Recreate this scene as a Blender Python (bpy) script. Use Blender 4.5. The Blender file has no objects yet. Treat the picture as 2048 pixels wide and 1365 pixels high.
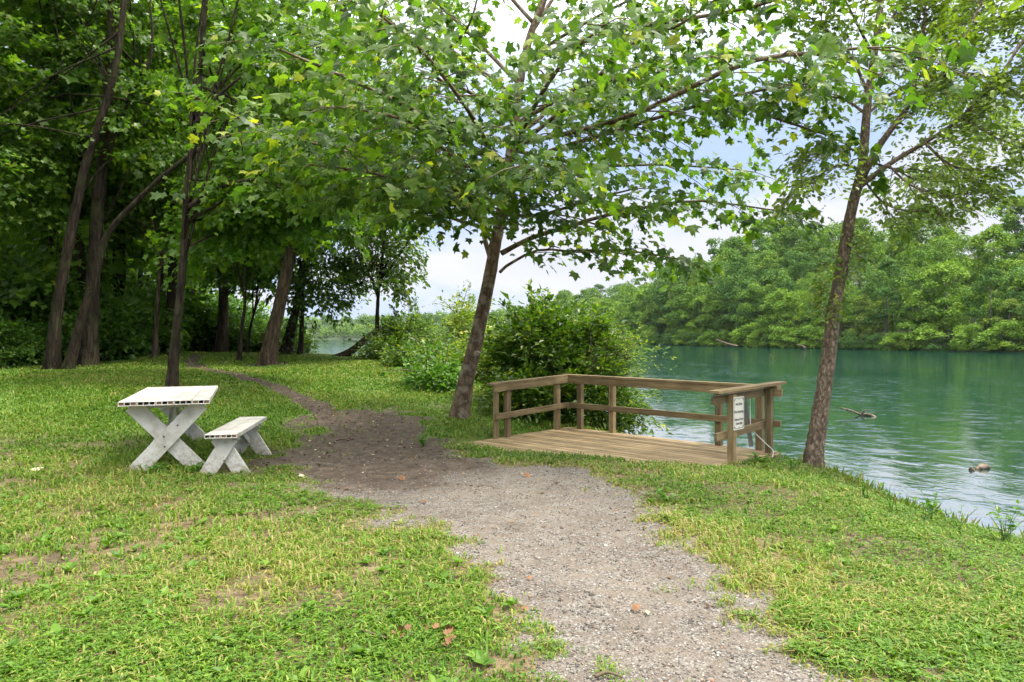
import bpy, math, random
import numpy as np
from mathutils import Vector, Matrix

S = bpy.context.scene
R = math.radians
# ------------------------------------------------------------------ camera
F, HY, CZ = 1365.0, 675.0, 1.55          # focal length and horizon row of the 2048 px photograph, eye height
cd = bpy.data.cameras.new("camera"); cam = bpy.data.objects.new("camera", cd)
S.collection.objects.link(cam); S.camera = cam
cam.location = (0, 0, CZ); cam.rotation_euler = (R(90), 0, 0)
cd.sensor_width = 36; cd.lens = 24; cd.shift_y = -7.5 / 2048; cd.clip_start = .05; cd.clip_end = 9000
# ------------------------------------------------------------------ sky, sun, exposure
SUN_EL, SUN_AZ = 64.0, 95.0              # azimuth clockwise from +Y (the way the camera looks)
W = bpy.data.worlds.new("World"); S.world = W; W.use_nodes = True
nt = W.node_tree; nt.nodes.clear()
wn = nt.nodes.new
def wl(a, b): nt.links.new(a, b)
sky = wn('ShaderNodeTexSky'); sky.sky_type = 'NISHITA'; sky.sun_disc = False
sky.sun_elevation = R(SUN_EL); sky.sun_rotation = R(SUN_AZ); sky.dust_density = 1.6; sky.air_density = 1.0
tc = wn('ShaderNodeTexCoord'); mp = wn('ShaderNodeMapping'); mp.inputs['Scale'].default_value = (1, 1, 2.6)
mp.inputs['Location'].default_value = (1.3, .7, .4)
no = wn('ShaderNodeTexNoise'); no.inputs['Scale'].default_value = 2.3; no.inputs['Detail'].default_value = 8
no.inputs['Roughness'].default_value = .56; no.inputs['Distortion'].default_value = .25
cr = wn('ShaderNodeValToRGB'); cr.color_ramp.elements[0].position = .50; cr.color_ramp.elements[1].position = .62
cr.color_ramp.elements[0].color = (0, 0, 0, 1)
no2 = wn('ShaderNodeTexNoise'); no2.inputs['Scale'].default_value = 5.5; no2.inputs['Detail'].default_value = 5
cc = wn('ShaderNodeMixRGB'); cc.inputs[1].default_value = (3.7, 3.9, 4.6, 1); cc.inputs[2].default_value = (4.95, 4.9, 5.0, 1)
mx = wn('ShaderNodeMixRGB'); bg = wn('ShaderNodeBackground'); bg.inputs['Strength'].default_value = .082
wo = wn('ShaderNodeOutputWorld')
wl(tc.outputs['Generated'], mp.inputs['Vector']); wl(mp.outputs[0], no.inputs['Vector']); wl(mp.outputs[0], no2.inputs['Vector'])
cov = wn('ShaderNodeMapRange'); cov.interpolation_type = 'SMOOTHSTEP'; cov.inputs['From Min'].default_value = .20; cov.inputs['From Max'].default_value = .50; cov.inputs['To Max'].default_value = .85
cmx = wn('ShaderNodeMath'); cmx.operation = 'MAXIMUM'; sx0 = wn('ShaderNodeSeparateXYZ'); wl(tc.outputs['Generated'], sx0.inputs[0]); wl(sx0.outputs['Z'], cov.inputs[0])
b1 = wn('ShaderNodeMapRange'); b1.interpolation_type = 'SMOOTHSTEP'; b1.inputs['From Min'].default_value = .03; b1.inputs['From Max'].default_value = .10; b1.inputs['To Max'].default_value = .05
b2 = wn('ShaderNodeMapRange'); b2.interpolation_type = 'SMOOTHSTEP'; b2.inputs['From Min'].default_value = .19; b2.inputs['From Max'].default_value = .27; b2.inputs['To Min'].default_value = 1; b2.inputs['To Max'].default_value = 0
bb = wn('ShaderNodeMath'); bb.operation = 'MULTIPLY_ADD'; wl(sx0.outputs['Z'], b1.inputs[0]); wl(sx0.outputs['Z'], b2.inputs[0]); wl(b1.outputs[0], bb.inputs[0]); wl(b2.outputs[0], bb.inputs[1]); wl(no.outputs['Fac'], bb.inputs[2])
wl(bb.outputs[0], cr.inputs[0]); wl(cr.outputs[0], cmx.inputs[0]); wl(cov.outputs[0], cmx.inputs[1]); wl(cmx.outputs[0], mx.inputs[0]); wl(no2.outputs['Fac'], cc.inputs[0])
# thin veil over the blue, thicker cloud above it; sky overhead, above the view, made brighter to light the land
veil = wn('ShaderNodeMixRGB'); veil.inputs[0].default_value = .72; veil.inputs[2].default_value = (2.7, 3.5, 5.5, 1)
sx_ = wn('ShaderNodeSeparateXYZ'); gr = wn('ShaderNodeMapRange'); gr.interpolation_type = 'SMOOTHSTEP'; gr.inputs['From Min'].default_value = .28; gr.inputs['From Max'].default_value = .66; gr.inputs['To Min'].default_value = 1.2; gr.inputs['To Max'].default_value = 6.2
wl(tc.outputs['Generated'], sx_.inputs[0]); wl(sx_.outputs['Z'], gr.inputs[0]); gm_ = wn('ShaderNodeVectorMath'); gm_.operation = 'SCALE'
wl(sky.outputs[0], veil.inputs[1]); wl(veil.outputs[0], mx.inputs[1]); wl(cc.outputs[0], mx.inputs[2]); wl(mx.outputs[0], gm_.inputs[0]); wl(gr.outputs[0], gm_.inputs['Scale']); tn = wn('ShaderNodeMixRGB'); tn.blend_type = 'MULTIPLY'; tn.inputs[2].default_value = (1.0, .95, .82, 1); t2 = wn('ShaderNodeMapRange'); t2.inputs['From Min'].default_value = .3; t2.inputs['From Max'].default_value = .6
wl(sx_.outputs['Z'], t2.inputs[0]); wl(t2.outputs[0], tn.inputs[0]); wl(gm_.outputs[0], tn.inputs[1]); wl(tn.outputs[0], bg.inputs[0]); wl(bg.outputs[0], wo.inputs[0])

sd = bpy.data.lights.new("sun", 'SUN'); sd.energy = 3.3; sd.angle = R(9); sd.color = (1, .94, .82)
sun = bpy.data.objects.new("sun", sd); S.collection.objects.link(sun)
_d = Vector((math.sin(R(SUN_AZ)) * math.cos(R(SUN_EL)), math.cos(R(SUN_AZ)) * math.cos(R(SUN_EL)), math.sin(R(SUN_EL))))
sun.rotation_euler = (-_d).to_track_quat('-Z', 'Y').to_euler(); sun.location = _d * 60

S.view_settings.view_transform = 'Standard'; S.view_settings.look = 'None'; S.view_settings.gamma = 1
S.view_settings.use_curve_mapping = False
S.view_settings.exposure = 1.12
S.render.engine = 'CYCLES'
cy = S.cycles; cy.max_bounces = 8; cy.diffuse_bounces = 7; cy.glossy_bounces = 2; cy.transmission_bounces = 4
cy.transparent_max_bounces = 4; cy.volume_bounces = 0; cy.caustics_reflective = False; cy.caustics_refractive = False
cy.use_denoising = True; cy.use_adaptive_sampling = True; cy.adaptive_threshold = .02

# ------------------------------------------------------------------ helpers
rng = np.random.default_rng(7)
A = lambda *a: np.array(a, float)
def P(px, py, Y): return np.array([(px - 1024) / F * Y, Y, CZ - (py - HY) / F * Y])
def nrm(v): return v / np.maximum(np.linalg.norm(v, axis=-1, keepdims=True), 1e-9)
def sstep(a, b, x):
    t = np.clip((x - a) / (b - a), 0, 1); return t * t * (3 - 2 * t)
def vn(x, y, seed=0):                     # value noise 0..1
    xi = np.floor(x).astype(np.int64); yi = np.floor(y).astype(np.int64); fx = x - xi; fy = y - yi
    fx = fx * fx * (3 - 2 * fx); fy = fy * fy * (3 - 2 * fy)
    def h(a, b):
        n = (a * 374761393 + b * 668265263 + seed * 1442695041) & 0xffffffff
        n = ((n ^ (n >> 13)) * 1274126177) & 0xffffffff
        return ((n ^ (n >> 16)) & 0xffff) / 65535.0
    return (h(xi, yi) * (1 - fx) + h(xi + 1, yi) * fx) * (1 - fy) + (h(xi, yi + 1) * (1 - fx) + h(xi + 1, yi + 1) * fx) * fy
def fbm(x, y, seed=0, o=4):
    s = 0; a = .5; t = 0
    for k in range(o):
        s = s + a * vn(x * 2 ** k, y * 2 ** k, seed + k); t += a; a *= .55
    return s / t
def poly_sd(x, y, poly):                  # signed distance, positive inside
    p = np.asarray(poly, float); q = np.roll(p, -1, 0)
    d = np.full(x.shape, 1e18); ins = np.zeros(x.shape, bool)
    for (ax, ay), (bx, by) in zip(p, q):
        ex, ey = bx - ax, by - ay
        t = np.clip(((x - ax) * ex + (y - ay) * ey) / (ex * ex + ey * ey + 1e-12), 0, 1)
        d = np.minimum(d, (x - ax - t * ex) ** 2 + (y - ay - t * ey) ** 2)
        if ay != by:
            c = ((ay > y) != (by > y)) & (x < (bx - ax) * (y - ay) / (by - ay) + ax); ins ^= c
    d = np.sqrt(d); return np.where(ins, d, -d)
def line_d(x, y, pl):
    d = np.full(x.shape, 1e18); p = np.asarray(pl, float)
    for (ax, ay), (bx, by) in zip(p[:-1], p[1:]):
        ex, ey = bx - ax, by - ay
        t = np.clip(((x - ax) * ex + (y - ay) * ey) / (ex * ex + ey * ey + 1e-12), 0, 1)
        d = np.minimum(d, (x - ax - t * ex) ** 2 + (y - ay - t * ey) ** 2)
    return np.sqrt(d)

def mesh_data(name, v, faces, attrs=None, smooth=False):
    me = bpy.data.meshes.new(name)
    v = np.ascontiguousarray(v, np.float32); me.vertices.add(len(v)); me.vertices.foreach_set('co', v.ravel())
    faces = [f for f in faces if len(f)]
    li = np.concatenate([np.asarray(f).ravel() for f in faces]).astype(np.int32)
    tot = np.concatenate([np.full(len(f), np.asarray(f).shape[1]) for f in faces])
    st = np.concatenate([[0], np.cumsum(tot)[:-1]]).astype(np.int32)
    me.loops.add(len(li)); me.loops.foreach_set('vertex_index', li)
    me.polygons.add(len(st)); me.polygons.foreach_set('loop_start', st)
    me.polygons.foreach_set('use_smooth', np.full(len(st), bool(smooth)))
    for k, a in (attrs or {}).items():
        a = np.asarray(a, np.float32)
        if a.ndim == 1: me.attributes.new(k, 'FLOAT', 'POINT').data.foreach_set('value', a)
        else: me.attributes.new(k, 'FLOAT_VECTOR', 'POINT').data.foreach_set('vector', a.ravel())
    me.update(calc_edges=True); me.validate()
    return me
def link(name, data, parent=None, loc=None):
    o = bpy.data.objects.new(name, data); S.collection.objects.link(o)
    if parent: o.parent = parent
    if loc is not None: o.location = loc
    return o
def tag(o, label=None, cat=None, group=None, kind=None):
    if label: o['label'] = label
    if cat: o['category'] = cat
    if group: o['group'] = group
    if kind: o['kind'] = kind
    return o
def thing(name, label, cat, loc=(0, 0, 0), rz=0, group=None):
    o = link(name, None, None, Vector(loc)); o.rotation_euler.z = rz; o.empty_display_size = .2
    return tag(o, label, cat, group)
def copy_tree(o, parent=None):
    c = o.copy(); S.collection.objects.link(c)
    if parent: c.parent = parent
    for ch in [x for x in KIDS.get(o.name, [])]: copy_tree(ch, c)
    return c
KIDS = {}

class MB:
    def __init__(s): s.v = []; s.f = {}; s.r = []; s.g = []; s.n = 0
    def add(s, v, faces, r=0.0, g=None):
        v = np.asarray(v, float)
        for f in faces:
            f = np.asarray(f)
            if len(f): s.f.setdefault(f.shape[1], []).append(f + s.n)
        s.v.append(v); s.r.append(np.broadcast_to(np.asarray(r, float), (len(v),)))
        s.g.append(v if g is None else g); s.n += len(v)
    def tube(s, pts, rad, ns=8, r=None, rough=0.0, cap=True, lob=None):
        pts = np.asarray(pts, float); n = len(pts); rad = np.broadcast_to(np.asarray(rad, float), (n,))
        t = np.gradient(pts, axis=0); t = nrm(t)
        u = np.cross(t[0], A(0, 0, 1) if abs(t[0][2]) < .9 else A(1, 0, 0)); u = u / np.linalg.norm(u)
        a = np.linspace(0, 2 * np.pi, ns, endpoint=False); V = []
        for i in range(n):
            u = u - t[i] * np.dot(u, t[i]); u = u / np.linalg.norm(u); w = np.cross(t[i], u)
            k = rad[i] * (1 + (rough * rng.normal(0, 1, ns) if rough else 0))
            if lob is not None: k = k * (1 + lob[i] * np.cos(5 * a + lob[0] * 9) + .5 * lob[i] * np.cos(3 * a + 1))
            V.append(pts[i] + np.outer(np.cos(a) * k, u) + np.outer(np.sin(a) * k, w))
        V = np.concatenate(V); i, j = np.meshgrid(np.arange(n - 1), np.arange(ns), indexing='ij')
        i = i.ravel(); j = j.ravel(); j2 = (j + 1) % ns
        fs = [np.stack([i * ns + j, i * ns + j2, (i + 1) * ns + j2, (i + 1) * ns + j], 1)]
        if cap: fs.append(np.array([[(n - 1) * ns + q for q in range(ns)], [q for q in range(ns - 1, -1, -1)]]))
        s.add(V, fs, rng.random() if r is None else r)
    def box(s, p0, p1, w, h, up=(0, 0, 1), ch=.004, r=None):   # chamfered beam from p0 to p1
        p0 = np.asarray(p0, float); p1 = np.asarray(p1, float); L = np.linalg.norm(p1 - p0); x = (p1 - p0) / L
        up = np.asarray(up, float); y = np.cross(up, x); y /= np.linalg.norm(y); z = np.cross(x, y)
        hs = A(L / 2, w / 2, h / 2); loc = []; idx = {}
        for cx in (-1, 1):
            for cy_ in (-1, 1):
                for cz in (-1, 1):
                    for a in range(3):
                        q = hs * A(cx, cy_, cz); ins = A(cx, cy_, cz) * min(ch, hs.min() * .5); ins[a] = 0
                        idx[(cx, cy_, cz, a)] = len(loc); loc.append(q - ins)
        loc = np.array(loc); quads = []; tris = []
        for a in range(3):
            b, c = [k for k in range(3) if k != a]
            for sg in (-1, 1):
                qd = []
                for sb, sc in ((-1, -1), (1, -1), (1, 1), (-1, 1)):
                    k = [0, 0, 0]; k[a] = sg; k[b] = sb; k[c] = sc; qd.append(idx[(*k, a)])
                quads.append(qd)
            for sb in (-1, 1):
                for sc in (-1, 1):
                    k1 = [0, 0, 0]; k1[b] = sb; k1[c] = sc; k2 = list(k1); k1[a] = -1; k2[a] = 1
                    quads.append([idx[(*k1, b)], idx[(*k2, b)], idx[(*k2, c)], idx[(*k1, c)]])
        for cx in (-1, 1):
            for cy_ in (-1, 1):
                for cz in (-1, 1): tris.append([idx[(cx, cy_, cz, a)] for a in range(3)])
        def fix(fl):
            out = []
            for f in fl:
                q = loc[f]; nn = np.cross(q[1] - q[0], q[2] - q[0]); out.append(f if np.dot(nn, q.mean(0)) > 0 else f[::-1])
            return np.array(out)
        V = (p0 + p1) / 2 + loc @ np.stack([x, y, z])
        rr = rng.random() if r is None else r
        s.add(V, [fix(quads), fix(tris)], rr, loc + A(rr * 37, rr * 11, rr * 5))
    def data(s, name, mats, smooth=False, off=None):
        v = np.concatenate(s.v); g = np.concatenate(s.g)
        if off is not None: v = v - np.asarray(off)
        me = mesh_data(name, v, [np.concatenate(f) for f in s.f.values()], {'rnd': np.concatenate(s.r), 'g': g}, smooth)
        for m in (mats if isinstance(mats, (list, tuple)) else [mats]): me.materials.append(m)
        return me
    def build(s, name, mats, parent=None, smooth=False, off=None):
        o = link(name, s.data(name, mats, smooth, off), parent)
        if parent: KIDS.setdefault(parent.name, []).append(o)
        return o

def spline(pts, n):                       # Catmull-Rom through control rows
    p = np.asarray(pts, float); p = np.vstack([2 * p[0] - p[1], p, 2 * p[-1] - p[-2]]); m = len(p) - 3
    out = []
    for t in np.linspace(0, m - 1e-6, n):
        k = int(t); f = t - k; a, b, c, d = p[k:k + 4]
        out.append(.5 * (2 * b + (c - a) * f + (2 * a - 5 * b + 4 * c - d) * f * f + (3 * b - a - 3 * c + d) * f ** 3))
    return np.array(out)

# leaf outlines: x across, y along, z fold
def tmpl_lobed():
    h = [(0, 0), (.16, -.06), (.40, -.02), (.50, .16), (.36, .27), (.60, .58), (.40, .60), (.22, .66), (.14, .86), (0, 1.02)]
    v = []; 
    for x, y in h: v.append((x, y, .16 * x - .36 * (y - .3) ** 2 - .48 * x * x))
    n = len(v)
    for x, y in h[1:-1]: v.append((-x, y, .16 * x - .36 * (y - .3) ** 2 - .48 * x * x))
    right = list(range(n)); left = [0] + [n - 1] + [n + i for i in range(n - 3, -1, -1)]
    c = len(v); v.append((0, .40, 0))
    tr = []
    for q in (right, left):
        for i in range(len(q)):
            a, b = q[i], q[(i + 1) % len(q)]
            if {a, b} == {0, n - 1}: continue
            tr.append((c, a, b))
    return np.array(v), [np.array(tr)]
def tmpl_maple():
    h = [(0, 0), (.42, .05), (.30, .28), (.52, .58), (.18, .62), (0, 1)]
    v = [(x, y, .2 * x - .15 * y * y) for x, y in h] + [(-x, y, .2 * x - .15 * y * y) for x, y in h[1:-1]]
    c = len(v); v.append((0, .38, 0)); r = [0, 1, 2, 3, 4, 5]; l = [5, 9, 8, 7, 6, 0]
    tr = [(c, q[i], q[i + 1]) for q in (r, l) for i in range(5)]
    return np.array(v), [np.array(tr)]
def tmpl_oval(w=.28):
    v = np.array([(0, 0, 0), (w, .35, .10), (w * .75, .72, .06), (0, 1, -.08), (-w * .75, .72, .06), (-w, .35, .10), (0, .5, 0)])
    return v, [np.array([(6, 0, 1), (6, 1, 2), (6, 2, 3), (6, 3, 4), (6, 4, 5), (6, 5, 0)])]
def tmpl_diamond(w=.32):
    return np.array([(0, 0, 0), (w, .45, .12), (0, 1, -.05), (-w, .45, .12)]), [np.array([(0, 1, 2), (0, 2, 3)])]
LOBED, MAPLE, OVAL, DIA = tmpl_lobed(), tmpl_maple(), tmpl_oval(), tmpl_diamond()
NARROW = tmpl_diamond(.17); LANCE = tmpl_diamond(.25)

def leaf_verts(pts, d, nn, size, T):
    tv, tf = T; n = len(pts); k = len(tv)
    Yv = nrm(d); Z = nn - Yv * np.sum(nn * Yv, 1, keepdims=True); Z = nrm(Z); X = np.cross(Yv, Z)
    size = np.broadcast_to(size, (n,))
    V = pts[:, None, :] + size[:, None, None] * (tv[None, :, 0, None] * X[:, None] + tv[None, :, 1, None] * Yv[:, None] + tv[None, :, 2, None] * Z[:, None])
    fs = [(f[None] + (np.arange(n) * k)[:, None, None]).reshape(-1, f.shape[1]) for f in tf]
    return V.reshape(-1, 3), fs, k
def add_leaves(mb, pts, d, nn, size, T, r=None):
    if not len(pts): return
    V, fs, k = leaf_verts(pts, d, nn, size, T)
    r = rng.random(len(pts)) if r is None else np.broadcast_to(r, (len(pts),))
    mb.add(V, fs, np.repeat(r, k))
def sprays(mb, o, d, L, n, size, T, width=.45, droop=.25, tilt=.45, twig=None, thick=.12, hang=.35, out=0.0):
    """o,d,L: M leafy sprays, n leaves each; also adds their twigs to the mesh builder twig"""
    o = np.asarray(o, float); d = nrm(np.asarray(d, float)); M = len(o); L = np.broadcast_to(np.asarray(L, float), (M,))
    side = np.cross(d, A(0, 0, 1)); side = nrm(side + 1e-6)
    t = rng.random((M, n)) ** .75; s = rng.normal(0, 1, (M, n)) * width * (1.08 - .75 * t)
    h = rng.normal(0, 1, (M, n)) * thick
    p = o[:, None] + (d[:, None] * t[..., None] + side[:, None] * s[..., None]) * L[:, None, None]
    p[..., 2] += h - droop * (t ** 2 + .5 * s ** 2) * L[:, None]
    ld = d[:, None] * (.5 + rng.random((M, n, 1))) + side[:, None] * np.sign(s)[..., None] * (.3 + rng.random((M, n, 1))) + rng.normal(0, .45, (M, n, 3)); ld[..., 2] -= hang
    nn = np.zeros((M, n, 3)); nn[..., 2] = 1; nn += rng.normal(0, tilt, (M, n, 3)) + out * d[:, None] * A(1, 1, 0)
    sz = size * np.exp(rng.normal(0, .30, (M, n)))
    add_leaves(mb, p.reshape(-1, 3), ld.reshape(-1, 3), nn.reshape(-1, 3), sz.ravel(), T)
    if twig is not None:
        tt = np.linspace(0, 1, 4)
        for i in range(M):
            q = o[i] + d[i] * (tt * L[i])[:, None]; q[:, 2] -= droop * tt ** 2 * L[i]
            twig.tube(q, np.linspace(.011, .003, 4) * max(.6, L[i]), 4, cap=False)
def in_ellipsoid(n, c, r, lo=.35):
    u = nrm(rng.normal(0, 1, (n, 3))); k = lo + (1 - lo) * rng.random(n) ** .55
    return np.asarray(c) + u * k[:, None] * np.asarray(r), u

# ------------------------------------------------------------------ materials
def mat(name):
    m = bpy.data.materials.new(name); m.use_nodes = True; t = m.node_tree; t.nodes.clear()
    N = lambda k, **kw: _node(t, k, kw)
    out = N('ShaderNodeOutputMaterial')
    return m, t, N, (lambda a, b: t.links.new(a, b)), out
def _node(t, k, kw):
    n = t.nodes.new(k)
    for a, b in kw.items():
        if a in n.inputs: n.inputs[a].default_value = b
        else: setattr(n, a, b)
    return n
def ramp(N, stops):
    c = N('ShaderNodeValToRGB'); e = c.color_ramp.elements
    while len(e) < len(stops): e.new(.5)
    for el, (p, col) in zip(e, stops): el.position = p; el.color = (*col, 1)
    return c
def leaf_mat(name, stops, trans=.38, rough=.42, tcol=(1.5, 1.7, .55), spec=.45, noise=0):
    m, t, N, Lk, out = mat(name)
    at = N('ShaderNodeAttribute', attribute_name='rnd'); r = ramp(N, stops); Lk(at.outputs['Fac'], r.inputs[0])
    pb = N('ShaderNodeBsdfPrincipled', Roughness=rough); pb.inputs['Specular IOR Level'].default_value = spec
    tr = N('ShaderNodeBsdfTranslucent'); mu = N('ShaderNodeMixRGB', blend_type='MULTIPLY'); mu.inputs[0].default_value = 1
    mu.inputs[2].default_value = (*tcol, 1); mi = N('ShaderNodeMixShader'); mi.inputs[0].default_value = trans
    Lk(r.outputs[0], pb.inputs['Base Color']); Lk(r.outputs[0], mu.inputs[1]); Lk(mu.outputs[0], tr.inputs[0])
    Lk(pb.outputs[0], mi.inputs[1]); Lk(tr.outputs[0], mi.inputs[2]); Lk(mi.outputs[0], out.inputs[0])
    return m
M = {}
M['sycamore'] = leaf_mat('sycamore_leaf', [(0, (.036, .080, .012)), (.5, (.070, .140, .018)), (.85, (.12, .200, .022)), (.95, (.19, .26, .026)), (1, (.32, .34, .03))], .5, .42, spec=.3)
M['elm'] = leaf_mat('elm_leaf', [(0, (.080, .130, .020)), (.6, (.145, .215, .030)), (.92, (.23, .30, .035)), (1, (.2, .24, .035))], .42)
M['forest'] = leaf_mat('forest_leaf', [(0, (.054, .115, .015)), (.6, (.100, .190, .022)), (.9, (.155, .245, .026)), (1, (.23, .30, .03))], .55, .38)
M['under'] = leaf_mat('undergrowth_leaf', [(0, (.050, .115, .020)), (.7, (.095, .19, .030)), (1, (.16, .26, .04))], .5)
M['bush'] = leaf_mat('bush_leaf', [(0, (.035, .080, .010)), (.6, (.075, .145, .014)), (.9, (.14, .22, .018)), (1, (.30, .32, .03))], .4)
M['pale'] = leaf_mat('pale_bush_leaf', [(0, (.07, .12, .018)), (.5, (.14, .21, .024)), (.85, (.25, .31, .04)), (1, (.42, .38, .06))], .4)
M['weed'] = leaf_mat('weed_leaf', [(0, (.05, .13, .02)), (1, (.13, .25, .03))], .4)
FAR = []
for i, st in enumerate([[(0, (.045, .110, .016)), (.6, (.115, .205, .024)), (1, (.20, .30, .03))],
                        [(0, (.070, .145, .016)), (.6, (.14, .24, .024)), (1, (.22, .32, .035))],
                        [(0, (.030, .085, .020)), (.6, (.072, .150, .026)), (1, (.13, .22, .034))],
                        [(0, (.085, .14, .022)), (.6, (.155, .225, .034)), (1, (.24, .30, .045))]]):
    FAR.append(leaf_mat('far_leaf', st, .16, .6, spec=.12))

def bark_mat(name, c1, c2, c3, scale=14, stretch=.22, bump=.6, patch=None, moss=0):
    m, t, N, Lk, out = mat(name)
    tcn = N('ShaderNodeTexCoord'); mpn = N('ShaderNodeMapping'); mpn.inputs['Scale'].default_value = (1, 1, stretch)
    Lk(tcn.outputs['Object'], mpn.inputs[0])
    vo = N('ShaderNodeTexVoronoi', Scale=scale); vo.feature = 'DISTANCE_TO_EDGE'
    nz = N('ShaderNodeTexNoise', Scale=scale * .8, Detail=7, Roughness=.62)
    dm = N('ShaderNodeMixRGB'); dm.inputs[0].default_value = .12
    Lk(mpn.outputs[0], nz.inputs['Vector']); Lk(mpn.outputs[0], dm.inputs[1]); Lk(nz.outputs['Color'], dm.inputs[2]); Lk(dm.outputs[0], vo.inputs['Vector'])
    r = ramp(N, [(.25, c1), (.5, c2), (.75, c3)]); Lk(nz.outputs['Fac'], r.inputs[0])
    er = ramp(N, [(0, (.35, .35, .35)), (.16, (1, 1, 1))]); Lk(vo.outputs['Distance'], er.inputs[0])
    mu = N('ShaderNodeMixRGB', blend_type='MULTIPLY'); mu.inputs[0].default_value = .75; Lk(r.outputs[0], mu.inputs[1]); Lk(er.outputs[0], mu.inputs[2])
    col = mu.outputs[0]
    if patch:
        pn = N('ShaderNodeTexNoise', Scale=5.5, Detail=6); Lk(tcn.outputs['Object'], pn.inputs['Vector'])
        pr = ramp(N, [(.54, (0, 0, 0)), (.60, (1, 1, 1))]); Lk(pn.outputs['Fac'], pr.inputs[0])
        pm = N('ShaderNodeMixRGB'); pm.inputs[2].default_value = (*patch, 1); pk = N('ShaderNodeMath', operation='MULTIPLY'); pk.inputs[1].default_value = .45
        Lk(pr.outputs[0], pk.inputs[0]); Lk(pk.outputs[0], pm.inputs[0]); Lk(col, pm.inputs[1]); col = pm.outputs[0]
    if moss:
        pn = N('ShaderNodeTexNoise', Scale=2.0, Detail=5); Lk(tcn.outputs['Object'], pn.inputs['Vector'])
        pr = ramp(N, [(.48, (0, 0, 0)), (.65, (1, 1, 1))]); Lk(pn.outputs['Fac'], pr.inputs[0])
        pm = N('ShaderNodeMixRGB'); pm.inputs[2].default_value = (.07, .085, .03, 1); pk = N('ShaderNodeMath', operation='MULTIPLY'); pk.inputs[1].default_value = moss
        Lk(pr.outputs[0], pk.inputs[0]); Lk(pk.outputs[0], pm.inputs[0]); Lk(col, pm.inputs[1]); col = pm.outputs[0]
    pb = N('ShaderNodeBsdfPrincipled', Roughness=.9); pb.inputs['Specular IOR Level'].default_value = .15; Lk(col, pb.inputs['Base Color'])
    bm = N('ShaderNodeBump', Strength=bump, Distance=.03); ad = N('ShaderNodeMath', operation='ADD')
    Lk(er.outputs[0], ad.inputs[0]); Lk(nz.outputs['Fac'], ad.inputs[1]); Lk(ad.outputs[0], bm.inputs['Height']); Lk(bm.outputs[0], pb.inputs['Normal'])
    Lk(pb.outputs[0], out.inputs[0]); return m
M['bark_syc'] = bark_mat('sycamore_bark', (.085, .058, .038), (.15, .105, .07), (.23, .175, .125), 10, .5, .35, (.33, .29, .23))
M['bark_elm'] = bark_mat('flaky_bark', (.13, .092, .064), (.22, .162, .115), (.35, .28, .21), 26, .45, .8)
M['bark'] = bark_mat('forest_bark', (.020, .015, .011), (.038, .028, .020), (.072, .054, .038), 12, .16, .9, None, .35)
M['bark_furrowed'] = bark_mat('furrowed_bark', (.040, .028, .019), (.085, .060, .040), (.155, .115, .078), 12, .14, .9)  # forest bark in brighter tones, without moss
M['bark_far'] = bark_mat('far_bark', (.07, .06, .05), (.14, .12, .10), (.25, .22, .19), 3, .3, .2)
M['drift'] = bark_mat('driftwood', (.06, .045, .03), (.13, .10, .075), (.24, .20, .16), 8, .5, .5)

def wood_mat(name, a, b, c, rough=.8, sc=(1.6, 34, 34)):
    m, t, N, Lk, out = mat(name)
    g = N('ShaderNodeAttribute', attribute_name='g'); rn = N('ShaderNodeAttribute', attribute_name='rnd')
    mpn = N('ShaderNodeMapping'); mpn.inputs['Scale'].default_value = sc; Lk(g.outputs['Vector'], mpn.inputs[0])
    nz = N('ShaderNodeTexNoise', Scale=1.0, Detail=6, Roughness=.6, Distortion=.6); Lk(mpn.outputs[0], nz.inputs['Vector'])
    r = ramp(N, [(.28, a), (.52, b), (.75, c)]); Lk(nz.outputs['Fac'], r.inputs[0])
    n2 = N('ShaderNodeTexNoise', Scale=3.0, Detail=4); Lk(g.outputs['Vector'], n2.inputs['Vector'])
    r2 = ramp(N, [(.3, (.62, .62, .62)), (.65, (1.1, 1.1, 1.1))]); Lk(n2.outputs['Fac'], r2.inputs[0])
    mu = N('ShaderNodeMixRGB', blend_type='MULTIPLY'); mu.inputs[0].default_value = .8; Lk(r.outputs[0], mu.inputs[1]); Lk(r2.outputs[0], mu.inputs[2])
    mr = N('ShaderNodeMapRange'); mr.inputs['To Min'].default_value = .66; mr.inputs['To Max'].default_value = 1.2; Lk(rn.outputs['Fac'], mr.inputs[0])
    m2 = N('ShaderNodeMixRGB', blend_type='MULTIPLY'); m2.inputs[0].default_value = 1; Lk(mu.outputs[0], m2.inputs[1]); Lk(mr.outputs[0], m2.inputs[2])
    pb = N('ShaderNodeBsdfPrincipled', Roughness=rough); pb.inputs['Specular IOR Level'].default_value = .25; Lk(m2.outputs[0], pb.inputs['Base Color'])
    bm = N('ShaderNodeBump', Strength=.35, Distance=.004); Lk(nz.outputs['Fac'], bm.inputs['Height']); Lk(bm.outputs[0], pb.inputs['Normal'])
    Lk(pb.outputs[0], out.inputs[0]); return m
M['deck'] = wood_mat('deck_boards', (.19, .125, .062), (.345, .25, .135), (.47, .365, .215))
M['rail'] = wood_mat('treated_rail_wood', (.14, .095, .045), (.25, .182, .093), (.36, .277, .155))
M['graywood'] = wood_mat('weathered_board', (.13, .13, .12), (.24, .23, .21), (.34, .33, .31))
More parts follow.
